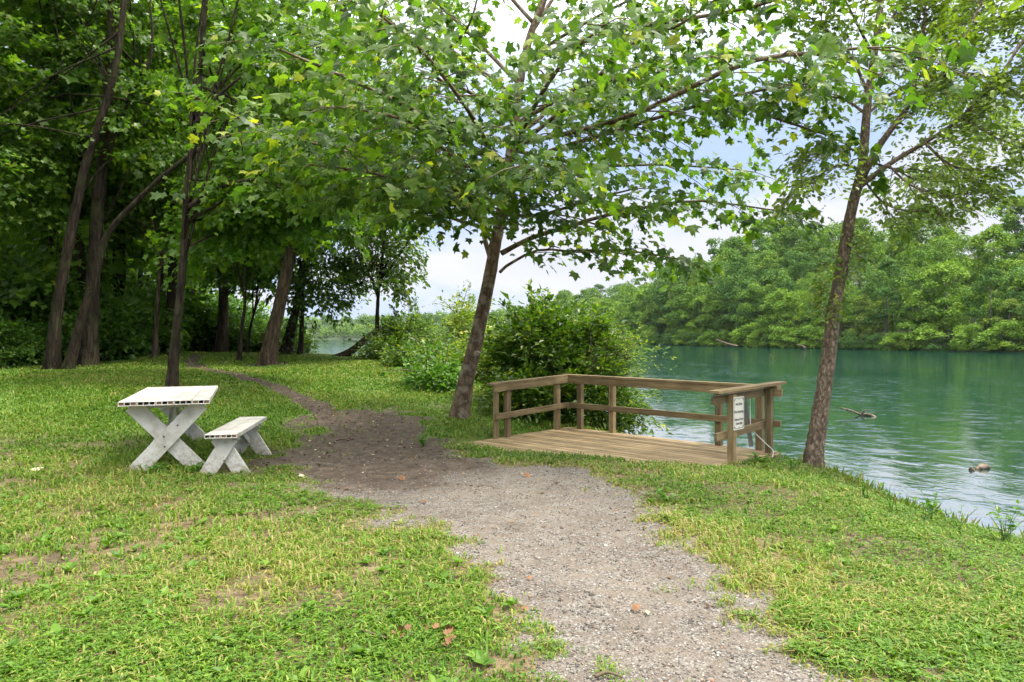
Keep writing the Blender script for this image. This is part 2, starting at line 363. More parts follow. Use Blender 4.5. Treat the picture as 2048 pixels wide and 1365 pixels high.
def plain(name, col, rough=.6, nsc=6, var=.25, metallic=0, dirt=None, spec=.4):
    m, t, N, Lk, out = mat(name); tcn = N('ShaderNodeTexCoord'); nz = N('ShaderNodeTexNoise', Scale=nsc, Detail=6); Lk(tcn.outputs['Object'], nz.inputs['Vector'])
    d = dirt or tuple(c * (1 - var) for c in col); r = ramp(N, [(.3, d), (.55, col)]); Lk(nz.outputs['Fac'], r.inputs[0])
    pb = N('ShaderNodeBsdfPrincipled', Roughness=rough, Metallic=metallic); pb.inputs['Specular IOR Level'].default_value = spec
    Lk(r.outputs[0], pb.inputs['Base Color']); Lk(pb.outputs[0], out.inputs[0]); return m
def paint_mat():
    m, t, N, Lk, out = mat('worn_white_paint'); tcn = N('ShaderNodeTexCoord')
    nz = N('ShaderNodeTexNoise', Scale=5, Detail=8, Roughness=.65); n2 = N('ShaderNodeTexNoise', Scale=26, Detail=5, Roughness=.7)
    Lk(tcn.outputs['Object'], nz.inputs['Vector']); Lk(tcn.outputs['Object'], n2.inputs['Vector'])
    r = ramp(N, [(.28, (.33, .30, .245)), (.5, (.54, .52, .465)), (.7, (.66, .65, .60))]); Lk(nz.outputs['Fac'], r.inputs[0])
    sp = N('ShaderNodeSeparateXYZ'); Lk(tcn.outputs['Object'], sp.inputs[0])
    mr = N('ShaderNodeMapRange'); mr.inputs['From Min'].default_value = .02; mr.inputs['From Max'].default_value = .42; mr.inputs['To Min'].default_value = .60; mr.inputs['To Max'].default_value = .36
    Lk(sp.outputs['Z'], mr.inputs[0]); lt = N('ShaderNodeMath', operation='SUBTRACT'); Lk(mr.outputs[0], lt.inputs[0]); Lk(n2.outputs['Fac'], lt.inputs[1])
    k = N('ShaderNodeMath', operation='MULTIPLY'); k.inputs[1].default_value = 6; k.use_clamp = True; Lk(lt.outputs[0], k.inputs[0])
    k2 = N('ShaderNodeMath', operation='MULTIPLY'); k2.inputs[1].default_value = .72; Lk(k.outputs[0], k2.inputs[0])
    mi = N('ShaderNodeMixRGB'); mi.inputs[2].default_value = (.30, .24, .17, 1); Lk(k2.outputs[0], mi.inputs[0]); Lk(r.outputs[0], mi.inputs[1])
    pb = N('ShaderNodeBsdfPrincipled', Roughness=.5); Lk(mi.outputs[0], pb.inputs['Base Color']); Lk(pb.outputs[0], out.inputs[0]); return m
M['paint'] = paint_mat()
M['plug'] = plain('brown_plank_core', (.20, .11, .06), .8, 30, .4)
M['bolt'] = plain('rusty_bolt', (.10, .09, .08), .5, 40, .4, .7)
M['sign'] = plain('sign_enamel', (.52, .505, .43), .4, 8, .06)
M['ink'] = plain('sign_ink', (.02, .02, .022), .5)
M['cord'] = plain('white_cord', (.7, .69, .64), .8)
M['deadleaf'] = plain('dead_leaf', (.17, .08, .032), .7, 20, .45)
M['paleleaf'] = plain('dry_pale_leaf', (.52, .46, .30), .7, 20, .25)
M['twig'] = plain('dead_twig', (.10, .07, .045), .85, 20, .4)

def ground_mat():
    m, t, N, Lk, out = mat('ground_earth'); geo = N('ShaderNodeNewGeometry')
    gv = N('ShaderNodeAttribute', attribute_name='grav'); dt = N('ShaderNodeAttribute', attribute_name='dirt'); far = N('ShaderNodeAttribute', attribute_name='wood')
    def nz(sc, de=6, ro=.6):
        n = N('ShaderNodeTexNoise', Scale=sc, Detail=de, Roughness=ro); Lk(geo.outputs['Position'], n.inputs['Vector']); return n
    n1, n2, n3 = nz(1.3), nz(9), nz(60, 4)
    turf = ramp(N, [(.30, (.070, .048, .030)), (.5, (.115, .085, .045)), (.7, (.19, .145, .085))]); Lk(n2.outputs['Fac'], turf.inputs[0])
    vo = N('ShaderNodeTexVoronoi', Scale=85); Lk(geo.outputs['Position'], vo.inputs['Vector'])
    vo2 = N('ShaderNodeTexVoronoi', Scale=120); Lk(geo.outputs['Position'], vo2.inputs['Vector'])
    sp = N('ShaderNodeSeparateColor'); Lk(vo.outputs['Color'], sp.inputs[0])
    st = ramp(N, [(0, (.06, .054, .048)), (.35, (.11, .099, .087)), (.7, (.165, .152, .136)), (1, (.25, .236, .216))]); Lk(sp.outputs[0], st.inputs[0])
    sand = ramp(N, [(.35, (.085, .068, .052)), (.65, (.15, .124, .097))]); Lk(n1.outputs['Fac'], sand.inputs[0])
    mxs = N('ShaderNodeMixRGB'); k = ramp(N, [(.40, (.15, .15, .15)), (.62, (.9, .9, .9))]); Lk(n2.outputs['Fac'], k.inputs[0]); Lk(k.outputs[0], mxs.inputs[0]); Lk(sand.outputs[0], mxs.inputs[1]); Lk(st.outputs[0], mxs.inputs[2])
    soil = ramp(N, [(.3, (.045, .033, .024)), (.55, (.080, .061, .046)), (.75, (.14, .11, .085))]); Lk(n2.outputs['Fac'], soil.inputs[0])
    n4 = nz(16, 5, .7)
    def brk(att):
        ma = N('ShaderNodeMath', operation='MULTIPLY_ADD'); ma.inputs[1].default_value = 1.1; Lk(n4.outputs['Fac'], ma.inputs[0]); Lk(att, ma.inputs[2])
        mr = N('ShaderNodeMapRange'); mr.interpolation_type = 'SMOOTHSTEP'; mr.inputs['From Min'].default_value = .80; mr.inputs['From Max'].default_value = 1.25; Lk(ma.outputs[0], mr.inputs[0]); return mr.outputs[0]
    lu = N('ShaderNodeAttribute', attribute_name='lush'); lc = ramp(N, [(.3, (.05, .11, .012)), (.7, (.11, .20, .02))]); Lk(n2.outputs['Fac'], lc.inputs[0])
    lm = N('ShaderNodeMixRGB'); Lk(lu.outputs['Fac'], lm.inputs[0]); Lk(turf.outputs[0], lm.inputs[1]); Lk(lc.outputs[0], lm.inputs[2]); turf = lm
    a = N('ShaderNodeMixRGB'); Lk(brk(gv.outputs['Fac']), a.inputs[0]); Lk(turf.outputs[0], a.inputs[1]); Lk(mxs.outputs[0], a.inputs[2])
    b = N('ShaderNodeMixRGB'); Lk(brk(dt.outputs['Fac']), b.inputs[0]); Lk(a.outputs[0], b.inputs[1]); Lk(soil.outputs[0], b.inputs[2])
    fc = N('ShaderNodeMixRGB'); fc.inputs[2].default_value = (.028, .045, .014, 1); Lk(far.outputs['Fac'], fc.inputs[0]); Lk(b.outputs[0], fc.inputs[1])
    pb = N('ShaderNodeBsdfPrincipled', Roughness=.92); pb.inputs['Specular IOR Level'].default_value = .2; Lk(fc.outputs[0], pb.inputs['Base Color'])
    h = N('ShaderNodeMath', operation='ADD'); Lk(vo.outputs['Distance'], h.inputs[0]); Lk(n3.outputs['Fac'], h.inputs[1])
    bm = N('ShaderNodeBump', Strength=.55, Distance=.012); Lk(h.outputs[0], bm.inputs['Height']); Lk(bm.outputs[0], pb.inputs['Normal'])
    Lk(pb.outputs[0], out.inputs[0]); return m
M['ground'] = ground_mat()
def stone_mat():
    m, t, N, Lk, out = mat('gravel_stone'); at = N('ShaderNodeAttribute', attribute_name='rnd')
    r = ramp(N, [(0, (.05, .045, .04)), (.2, (.075, .068, .060)), (.55, (.135, .122, .108)), (.85, (.205, .19, .172)), (.97, (.32, .305, .285)), (1, (.26, .12, .065))]); Lk(at.outputs['Fac'], r.inputs[0])
    pb = N('ShaderNodeBsdfPrincipled', Roughness=.85); pb.inputs['Specular IOR Level'].default_value = .25; Lk(r.outputs[0], pb.inputs['Base Color']); Lk(pb.outputs[0], out.inputs[0]); return m
M['stone'] = stone_mat()
M['grass'] = leaf_mat('grass_blade', [(0, (.045, .112, .010)), (.40, (.098, .200, .016)), (.68, (.165, .265, .026)), (.84, (.25, .265, .062)), (.93, (.29, .25, .095)), (1, (.38, .30, .15))], .35, .5, (1.3, 1.35, .5), .3)
def water_mat():
    m, t, N, Lk, out = mat('river_water'); geo = N('ShaderNodeNewGeometry')
    def nz(sc, vec, de=3, ro=.55, dis=0):
        mpn = N('ShaderNodeMapping'); mpn.inputs['Scale'].default_value = vec; mpn.inputs['Rotation'].default_value = (0, 0, R(12)); Lk(geo.outputs['Position'], mpn.inputs[0])
        n = N('ShaderNodeTexNoise', Scale=sc, Detail=de, Roughness=ro, Distortion=dis); Lk(mpn.outputs[0], n.inputs['Vector']); return n
    a = nz(2.2, (1, .8, 1), 4, .6, .4); b = nz(.35, (1, .7, 1), 3, .5, .8); c = nz(.09, (1, .5, 1), 2, .5, 1.0)
    k = ramp(N, [(.38, (.25, .25, .25)), (.66, (1, 1, 1))]); Lk(c.outputs['Fac'], k.inputs[0])
    mu = N('ShaderNodeMath', operation='MULTIPLY'); Lk(a.outputs['Fac'], mu.inputs[0]); Lk(k.outputs[0], mu.inputs[1])
    ad = N('ShaderNodeMath', operation='MULTIPLY_ADD'); ad.inputs[1].default_value = 2.2; Lk(b.outputs['Fac'], ad.inputs[0]); Lk(mu.outputs[0], ad.inputs[2])
    w1 = nz(1.1, (1, 1.5, 1), 3, .6, .5); w2 = ramp(N, [(.56, (0, 0, 0)), (.70, (1, 1, 1))]); Lk(w1.outputs['Fac'], w2.inputs[0])
    w3 = N('ShaderNodeMath', operation='MULTIPLY'); Lk(w2.outputs[0], w3.inputs[0]); Lk(k.outputs[0], w3.inputs[1]); w4 = N('ShaderNodeMath', operation='MULTIPLY_ADD'); w4.inputs[1].default_value = .8; Lk(w3.outputs[0], w4.inputs[0]); Lk(ad.outputs[0], w4.inputs[2]); ad = w4
    bm = N('ShaderNodeBump', Strength=1.0, Distance=.018); Lk(ad.outputs[0], bm.inputs['Height'])
    pb = N('ShaderNodeBsdfPrincipled', Roughness=.035, IOR=12); pb.inputs['Base Color'].default_value = (.004, .040, .031, 1); pb.inputs['Specular IOR Level'].default_value = .5
    Lk(bm.outputs[0], pb.inputs['Normal']); Lk(pb.outputs[0], out.inputs[0]); return m
M['water'] = water_mat()

# ------------------------------------------------------------------ the land
WZ = -1.8
EDGE = [(9, -30), (6.4, -4), (5.6, 2.5), (5.15, 5.2), (4.85, 6.3), (4.42, 7.35), (4.38, 8.5), (4.4, 9.45), (3.95, 10.1), (3.3, 10.25), (2.5, 11.2), (1.7, 12.9), (1.0, 15), (-1.2, 20), (-4.6, 25), (-8.5, 31), (-17, 45), (-48, 110), (-110, 200), (-260, 400), (-700, 800), (-3500, 1500)]
LAND = EDGE + [(-4500, 1500), (-4500, -3000), (9, -3000)]
FEDGE = [(700, -600), (420, -120), (260, 40), (165, 112), (110, 152), (88, 208), (72, 290), (60, 381), (30, 560), (-13, 760), (-110, 950), (-330, 1130), (-900, 1350), (-4500, 1900)]
FLAND = FEDGE + [(-4500, 5000), (5000, 5000), (5000, -600)]
CP = np.array([(0, 3, 0), (0, 6, -.03), (-4, 3, 0), (-6, 6, -.03), (-3.5, 8.2, -.06), (-3.6, 10, -.05), (-6, 10, .05), (0, 8.5, -.05), (-1, 12.5, .08), (-4.4, 14.2, .28), (-6.8, 13.7, .52),
    (-6.3, 15.8, .60), (-8.5, 18.3, .72), (-10.5, 22, .95), (-11.9, 19, .74), (-7.2, 20, .74), (-11, 26, .92), (-4, 20, .75), (-2, 17, .5), (1, 5.5, -.04), (3, 6, -.1), (4, 5, -.15),
    (3, 8.3, -.11), (4, 9, -.2), (2.4, 8.6, -.075), (4.6, 6.4, -.28), (3, 3, -.03), (-20, 20, .8), (-30, 40, 1.1), (0, -10, 0), (-20, 0, .1), (-12, 10, .25), (5, 0, -.1), (-10, 30, .8),
    (-60, 60, 1.2), (-60, -20, .3), (8, -20, 0), (-16, 17, .66), (1, 12, -.15), (-1, 10.6, -.03), (-40, 110, 1), (-100, 100, 1.2), (-.7, 10.2, -.06), (1.2, 9.3, -.06)])
def tps(r2): return r2 * np.log(r2 + 1e-9)
_n = len(CP); _K = tps(((CP[:, None, :2] - CP[None, :, :2]) ** 2).sum(-1)) + np.eye(_n) * .3
_Pm = np.hstack([np.ones((_n, 1)), CP[:, :2]]); _Am = np.block([[_K, _Pm], [_Pm.T, np.zeros((3, 3))]])
_w = np.linalg.solve(_Am, np.concatenate([CP[:, 2], np.zeros(3)]))
BL, BR = A(1.03, 12.5), A(3.75, 9.9); UX = (BR - BL) / np.linalg.norm(BR - BL); UY = A(-UX[1], UX[0]); DW, DD, DZ = 3.80, 2.85, -.10
DECKVIS = [tuple(BL + UX * DW), tuple(BL + UX * DW - UY * 1.75), (.6, 9.55), tuple(BL - UY * DD + UX * .1), tuple(BL - UY * DD - UX * .05), tuple(BL - UX * .05)]
def gz(x, y):
    x = np.asarray(x, float); y = np.asarray(y, float); sh = x.shape; x = x.ravel(); y = y.ravel()
    xc = np.clip(x, -60, 10); yc = np.clip(y, -20, 110); z = _w[_n] + _w[_n + 1] * xc + _w[_n + 2] * yc
    for i in range(_n): z = z + _w[i] * tps((xc - CP[i, 0]) ** 2 + (yc - CP[i, 1]) ** 2)
    z = np.clip(z, -.32, 1.3) + (fbm(x * .9, y * .9, 3) - .5) * .10 + (fbm(x * 4, y * 4, 9) - .5) * .03
    s = poly_sd(x, y, LAND); s = s + (fbm(x * .8, y * .8, 21) - .5) * .5 * np.clip(np.abs(y) / 8, .2, 1)
    z = z - .10 * sstep(.5, 0, s)
    z = np.where(s < 0, z + (-2.9 - z) * sstep(0, -2.6, s) - .15 * sstep(0, -.2, s), z)
    dk = poly_sd(x, y, DECKVIS); z = np.where(z > -.6, z - np.maximum(z - (DZ - .28), 0) * sstep(-.06, .10, dk), z)
    f = poly_sd(x, y, FLAND); hz = -1.9 + 2.2 * sstep(0, 6, f) + (23 - 11 * sstep(260, 170, y)) * sstep(4, 75, f) + 14 * sstep(60, 220, f)
    z = np.where(f > -4, np.maximum(z, -2.9 + (hz + 2.9) * sstep(-4, 3, f)), z)
    return z.reshape(sh)
def gz1(x, y): return float(gz(np.array([x]), np.array([y]))[0])

GRAV = [(.16, 1.0), (.2, 2.4), (.16, 3.24), (-.07, 3.82), (-.31, 4.54), (-.63, 5.26), (-1.32, 5.91), (-1.62, 6.64), (-2.24, 7.57), (-2.6, 8.6), (-2.2, 10.2), (-1.2, 10.4), (-.75, 9.35), (-.15, 8.72), (.6, 8.6), (1.1, 8.3), (1.15, 7.7), (1.05, 7.2), (1.38, 6.6), (1.25, 5.7), (1.35, 5.2), (1.5, 4.9), (1.22, 4.3), (1.4, 3.95), (1.55, 3.45), (1.95, 3.05), (2.3, 2.4), (2.4, 1.0)]
DIRT = [(-2.3, 7.9), (-2.7, 8.5), (-3.0, 8.7), (-3.4, 9.6), (-3.4, 11), (-3.9, 12.6), (-3.3, 13.2), (-2.4, 13.1), (-1.45, 11.9), (-1.25, 10.8), (-.9, 10.3), (-.9, 9.6), (-1.1, 8.7), (-1.6, 7.9)]
PATH = [(-3.3, 12.5), (-4.2, 14), (-6.2, 15.9), (-8.2, 18.0), (-9.4, 20), (-10.6, 23), (-11.2, 27)]
def masks(x, y):
    e = (fbm(x * 1.6, y * 1.6, 40, 5) - .5)
    g = sstep(-.26, .34, poly_sd(x, y, GRAV) + e * 1.1 + (fbm(x * 5, y * 5, 44, 3) - .5) * .7)
    e2 = (fbm(x * 4.2, y * 4.2, 47, 4) - .5); sdd = poly_sd(x, y, DIRT); d = sstep(-.45, .55, sdd + e * 1.5 + e2 * .9); d = np.maximum(d, g * sstep(-1.9, .4, sdd + e * 1.2 + e2 * .8) * .9)
    p = sstep(.38, .08, line_d(x, y, PATH) + e * .45)
    bare = sstep(.54, .74, fbm(x * .9 + 7, y * 1.25, 77, 5)) * .8
    tr = sstep(.55, .1, np.sqrt((x + 7.16) ** 2 + (y - 20) ** 2) - .3 + e)
    tb = sstep(.8, .0, line_d(x, y, [(-3.3, 8.2), (-3.5, 9.6)]) + e * .5) * .5
    lf = sstep(.6, .0, line_d(x, y, [(-8.5, 8.9), (-5, 9.9), (-4.2, 10.3)]) + e * 1.2) * .45
    return g, np.maximum.reduce([d, p, bare * .58, tr, tb, lf])
def axis(fine, lo, hi, gr):
    a = list(np.arange(fine[0], fine[1] + 1e-9, fine[2])); st = fine[2]
    while a[-1] < hi: st *= gr; a.append(a[-1] + st)
    st = fine[2]; b = [a[0]]
    while b[-1] > lo: st *= gr; b.append(b[-1] - st)
    return np.array(b[:0:-1] + a)
xs = axis((-7, 6.5, .11), -3200, 3200, 1.06); ys = axis((1.5, 15, .11), -60, 4200, 1.045)
GX, GY = np.meshgrid(xs, ys, indexing='ij'); GZ = gz(GX, GY); gm, dm_ = masks(GX, GY)
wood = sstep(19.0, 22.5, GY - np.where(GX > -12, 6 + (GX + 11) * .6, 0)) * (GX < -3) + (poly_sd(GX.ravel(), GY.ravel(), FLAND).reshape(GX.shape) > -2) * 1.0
i, j = np.meshgrid(np.arange(len(xs) - 1), np.arange(len(ys) - 1), indexing='ij'); ny = len(ys); i = i.ravel(); j = j.ravel()
gme = mesh_data('ground', np.stack([GX.ravel(), GY.ravel(), GZ.ravel()], 1), [np.stack([i * ny + j, (i + 1) * ny + j, (i + 1) * ny + j + 1, i * ny + j + 1], 1)],
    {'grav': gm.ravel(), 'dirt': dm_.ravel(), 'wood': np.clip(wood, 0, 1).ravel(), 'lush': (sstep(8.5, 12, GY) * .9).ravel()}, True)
gme.materials.append(M['ground']); tag(link('ground', gme), kind='structure')
wme = mesh_data('river_water', [(-4000, -800, WZ), (4000, -800, WZ), (4000, 4500, WZ), (-4000, 4500, WZ)], [np.array([[0, 1, 2, 3]])]); wme.materials.append(M['water'])
tag(link('river_water', wme), 'green river flowing past the wooded far bank', None, None, 'structure')

# ------------------------------------------------------------------ viewing deck
def D(s, t, z=DZ):                        # s along the back rail from the far left corner, t towards the land
    q = BL + UX * s - UY * t; return A(q[0], q[1], z)
dk = thing('viewing_deck', 'low wooden viewing deck with post and rail fence over the river', 'deck', (BL[0], BL[1], DZ)); DOFF = A(BL[0], BL[1], DZ)
b = MB(); nb = 21; bw = (DD + .12) / nb
for k in range(nb):
    t = -.06 + bw * (k + .5); b.box(D(-.06 + rng.uniform(-.015, .015), t, DZ - .02 + rng.normal(0, .0015)), D(DW + .04 + rng.uniform(-.02, .02), t, DZ - .02 + rng.normal(0, .0015)), bw - .017, .038, ch=.006)
b.build('decking', M['deck'], dk, off=DOFF); dk_boards = dk
b = MB()
b.box(D(-.06, -.085, DZ - .14), D(DW + .04, -.085, DZ - .14), .04, .24); b.box(D(DW + .062, -.08, DZ - .15), D(DW + .062, DD, DZ - .15), .04, .25); b.box(D(-.082, -.08, DZ - .15), D(-.082, DD, DZ - .15), .04, .24)
for s in (.9, 1.9, 2.9): b.box(D(s, 0, DZ - .15), D(s, DD - .3, DZ - .15), .045, .2)
b.build('joist_frame', M['rail'], dk, off=DOFF)
def zc(s, t):                             # height of the underside of the cap along the rails
    return .835 - .02 * s / DW - .065 * t / 2.0 * (1 - s / DW) - .02 * t / 2.0 * (s / DW)
posts = [(.28, 0), (.98, 0), (2.96, 0), (3.60, 0), (0, .32), (0, 1.60), (0, 1.87), (DW, 1.30), (DW, .14)]
for s, t in posts:
    b = MB(); low = -1.1 if t < 1 else -.5; wd = .055 if t == 1.87 else .092
    b.box(D(s, t, low), D(s, t, zc(s, t) - .005), .092, wd, up=(UX[0], UX[1], 0)); b.build('post', M['rail'], dk, off=DOFF)
b = MB(); b.box(D(1.0, .16, -2.6), D(1.0, .16, DZ - .26), .12, .12, up=(1, 0, 0)); b.build('pile', M['rail'], dk, off=DOFF)
b = MB(); b.box(D(3.2, .16, -2.9), D(3.2, .16, DZ - .26), .12, .12, up=(1, 0, 0)); b.build('pile', M['rail'], dk, off=DOFF)
def rail(name, a, c, w, h, dz, mid=False):
    b = MB(); z0, z1 = zc(*a[:2]) + dz, zc(*c[:2]) + dz
    if mid: z0 = mid[0]; z1 = mid[1]
    b.box(D(a[0] + a[2], a[1] + a[3], z0), D(c[0] + c[2], c[1] + c[3], z1), w, h); return b.build(name, M['rail'], dk, off=DOFF)
o = .068
rail('top_rail', (0, 0, o, o), (0, 1.98, o, 0), .04, .105, -.055)
rail('top_rail', (0, 0, o, o), (DW, 0, .16, o), .04, .115, -.058)
rail('top_rail', (DW, .02, -o, .0), (DW, 1.70, -o, 0), .04, .105, -.055)
rail('middle_rail', (0, 0, o, o), (0, 1.95, o, 0), .04, .095, 0, (.325, .262))
rail('middle_rail', (0, 0, o, o), (DW, 0, .14, o), .04, .095, 0, (.322, .312))
rail('middle_rail', (DW, .02, -o, .0), (DW, 1.62, -o, 0), .04, .105, 0, (.30, .262))
rail('rail_cap', (0, -.06, .01, 0), (0, 2.03, .01, 0), .14, .038, .019)
rail('rail_cap', (-.06, 0, -.02, .02), (DW, 0, .10, .02), .15, .038, .022)
rail('rail_cap', (DW, -.30, .0, 0), (DW, 1.80, .0, 0), .15, .038, .062)
# leaning grey board and cord at the far right corner
gb = MB(); gb.box(D(3.52, .10, DZ + .05), D(3.42, .16, .72), .09, .03, up=(UX[0], UX[1], 0)); o_ = gb.build('loose_board', M['graywood']); tag(o_, 'loose grey weathered board leaning inside the right corner of the deck rail', 'board')
c = MB(); c.tube(spline([D(DW - .25, .2, .72), D(DW - .25, .2, .35), D(DW - .2, .25, .22), D(DW + .02, .3, .05), D(DW + .09, .22, -.06), D(DW + .1, .3, -.2)], 24), .006, 6)
tag(c.build('cord', M['cord'], smooth=True), 'thin white cord hanging from the right end of the deck rail', 'cord')

# sign on the near right post
SG = D(DW + .055, 1.355, 0); sx = UY; sn = UX                    # reads along +UY, faces +UX
sg = thing('warning_sign', 'white warning sign with black lettering screwed to the deck rail post', 'sign', (SG[0], SG[1], .555))
SW, SH = .305, .43
def SP(u, v, w=0): return A(*(sx * u + sn * w), v)
def rrect(w, h, r, n=5):
    pts = []
    for cx, cz, a0 in ((w / 2 - r, h / 2 - r, 0), (-w / 2 + r, h / 2 - r, 90), (-w / 2 + r, -h / 2 + r, 180), (w / 2 - r, -h / 2 + r, 270)):
        for k in range(n + 1): a = R(a0 + 90 * k / n); pts.append((cx + r * math.cos(a), cz + r * math.sin(a)))
    return pts
cx0 = SW / 2 - .02
b = MB(); q = rrect(SW, SH, .02); m_ = len(q)
v = [SP(u + cx0, z_, 0) for u, z_ in q] + [SP(u + cx0, z_, .004) for u, z_ in q]
b.add(v, [np.array([list(range(m_, 2 * m_))]), np.array([list(range(m_ - 1, -1, -1))]), np.array([[k, (k + 1) % m_, m_ + (k + 1) % m_, m_ + k] for k in range(m_)])]); b.build('plate', M['sign'], sg)
b = MB()
for (w1, h1), (w2, h2), rr in (((SW - .028, SH - .03), (SW - .040, SH - .042), .03),):
    a1 = [SP(u + cx0, z_, .0055) for u, z_ in rrect(w1, h1, rr)]; a2 = [SP(u + cx0, z_, .0055) for u, z_ in rrect(w2, h2, rr - .004)]
    b.add(a1 + a2, [np.array([[k, (k + 1) % m_, m_ + (k + 1) % m_, m_ + k] for k in range(m_)])])
for su in (-1, 1):
    for sz in (-1, 1):
        u0, z0 = cx0 + su * (SW / 2 - .024), sz * (SH / 2 - .026); b.add([SP(u0, z0, .0062), SP(u0 - su * .03, z0, .0062), SP(u0, z0 - sz * .03, .0062)], [np.array([[0, 1, 2]])])
b.build('border', M['ink'], sg)
def lettering(txt, size, z_, sxx=1.0):
    cu = bpy.data.curves.new('lettering', 'FONT'); cu.body = txt; cu.size = size; cu.align_x = 'CENTER'; cu.align_y = 'CENTER'; cu.extrude = .0004; cu.offset = .0006
    tmp = bpy.data.objects.new('lettering', cu); S.collection.objects.link(tmp); dg = bpy.context.evaluated_depsgraph_get()
    me = bpy.data.meshes.new_from_object(tmp.evaluated_get(dg)); bpy.data.objects.remove(tmp)
    me.materials.clear(); me.materials.append(M['ink']); o = link('lettering', me, sg)
    xa = Vector((sx[0], sx[1], 0)) * sxx; za = Vector((sn[0], sn[1], 0)); ya = Vector((0, 0, 1))
    mt = Matrix((xa, ya, za)).transposed().to_4x4(); mt.translation = Vector(SP(cx0, z_, .0062)); o.matrix_local = mt
lettering("No Fires", .053, .12); lettering("No Littering", .050, .02); lettering("Swim at Your", .0455, -.08, .95); lettering("Own Risk", .048, -.134)
for zz in (.183, -.183):
    b = MB(); b.tube([SP(cx0 - .0, zz, .004), SP(cx0, zz, .008)], .006, 8); b.build('screw', M['bolt'], sg)

# ------------------------------------------------------------------ picnic table and bench
def plank_top(mb, plug, L, planks, cells, pw, th, z, gap, plugs, fr):
    """hollow planks laid side by side: skins and webs, cells open at both ends"""
    n = len(planks); w = n * pw + (n - 1) * gap; x0 = -w / 2; t = .009; ci = 0
    for p in range(n):
        a = x0 + p * (pw + gap); e = rng.uniform(-.006, .006)
        for zz in (z - t / 2, z - th + t / 2): mb.box((a + pw / 2, -L / 2 + e, zz), (a + pw / 2, L / 2 + e, zz), pw, t, ch=.002)
        for k in range(cells + 1):
            xx = a + t / 2 + (pw - t) * k / cells; mb.box((xx, -L / 2 + e + .0015, z - th / 2), (xx, L / 2 + e - .0015, z - th / 2), t - .0005, th - 2 * t + .0006, ch=.0005)
        for k in range(cells):
            cw = (pw - t) / cells; xx = a + t / 2 + cw * (k + .5); back = .02 if ci in plugs else .30
            if ci in plugs: plug.box((xx, -L / 2 + e + .012, z - th / 2), (xx, -L / 2 + e + .3, z - th / 2), cw - t - .001, th - 2 * t - .001, ch=.001)
            ci += 1
def board(mb, p0, p1, w, th, nx=(0, 1, 0)):
    mb.box(p0, p1, th, w, up=nx, ch=.004)
zt = -.06
tdir = nrm(A(-.93, 2.4)); tc_ = A(-4.07, 8.0) + tdir * 1.25
tb = thing('picnic_table', 'worn white picnic table with hollow planks and crossed board legs on the grass', 'table', (tc_[0], tc_[1], zt), math.atan2(tdir[1], tdir[0]) - math.pi / 2)
mt_ = MB(); pl = MB(); plank_top(mt_, pl, 2.5, range(5), 3, .19, .052, .865, .004, {0, 2, 6, 8, 12, 14}, None)
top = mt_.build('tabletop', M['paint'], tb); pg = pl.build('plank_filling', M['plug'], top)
for yy in (-1.0, .95):
    for sg_, oy in ((1, -.028), (-1, .028)):
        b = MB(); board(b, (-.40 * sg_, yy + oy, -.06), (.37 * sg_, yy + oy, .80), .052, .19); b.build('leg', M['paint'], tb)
    for z_, x_ in ((.42, -.03), (.30, -.02), (.55, .12)):
        b = MB(); b.tube([(x_, yy - .054, z_), (x_, yy - .064, z_)], .010, 8); b.build('bolt', M['bolt'], tb)
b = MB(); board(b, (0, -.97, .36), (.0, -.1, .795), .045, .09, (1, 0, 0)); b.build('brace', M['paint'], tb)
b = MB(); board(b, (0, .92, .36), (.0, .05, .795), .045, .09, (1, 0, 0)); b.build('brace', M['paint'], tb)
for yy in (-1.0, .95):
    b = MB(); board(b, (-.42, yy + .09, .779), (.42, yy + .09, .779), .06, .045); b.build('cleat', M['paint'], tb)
bdir = nrm(A(-.29, 1.77)); bc_ = A(-3.374, 7.9) + bdir * .9
bn = thing('picnic_bench', 'low white two plank bench with splayed legs beside the picnic table', 'bench', (bc_[0], bc_[1], zt - .01), math.atan2(bdir[1], bdir[0]) - math.pi / 2)
mt_ = MB(); pl = MB(); plank_top(mt_, pl, 1.8, range(2), 3, .178, .047, .495, .004, {2, 3, 5}, None)
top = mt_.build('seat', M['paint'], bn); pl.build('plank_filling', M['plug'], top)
for yy in (-.72, .62):
    for sg_, oy in ((1, -.026), (-1, .026)):
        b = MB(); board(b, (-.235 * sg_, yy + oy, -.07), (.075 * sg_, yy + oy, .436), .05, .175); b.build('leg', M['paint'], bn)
    b = MB(); b.tube([(0.01, yy - .051, .17), (.01, yy - .06, .17)], .009, 8); b.build('bolt', M['bolt'], bn)
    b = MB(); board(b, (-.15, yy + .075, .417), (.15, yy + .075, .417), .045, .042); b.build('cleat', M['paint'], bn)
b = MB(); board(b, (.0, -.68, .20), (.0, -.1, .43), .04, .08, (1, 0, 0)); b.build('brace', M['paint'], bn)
b = MB(); board(b, (.0, .58, .20), (.0, .05, .43), .04, .08, (1, 0, 0)); b.build('brace', M['paint'], bn)

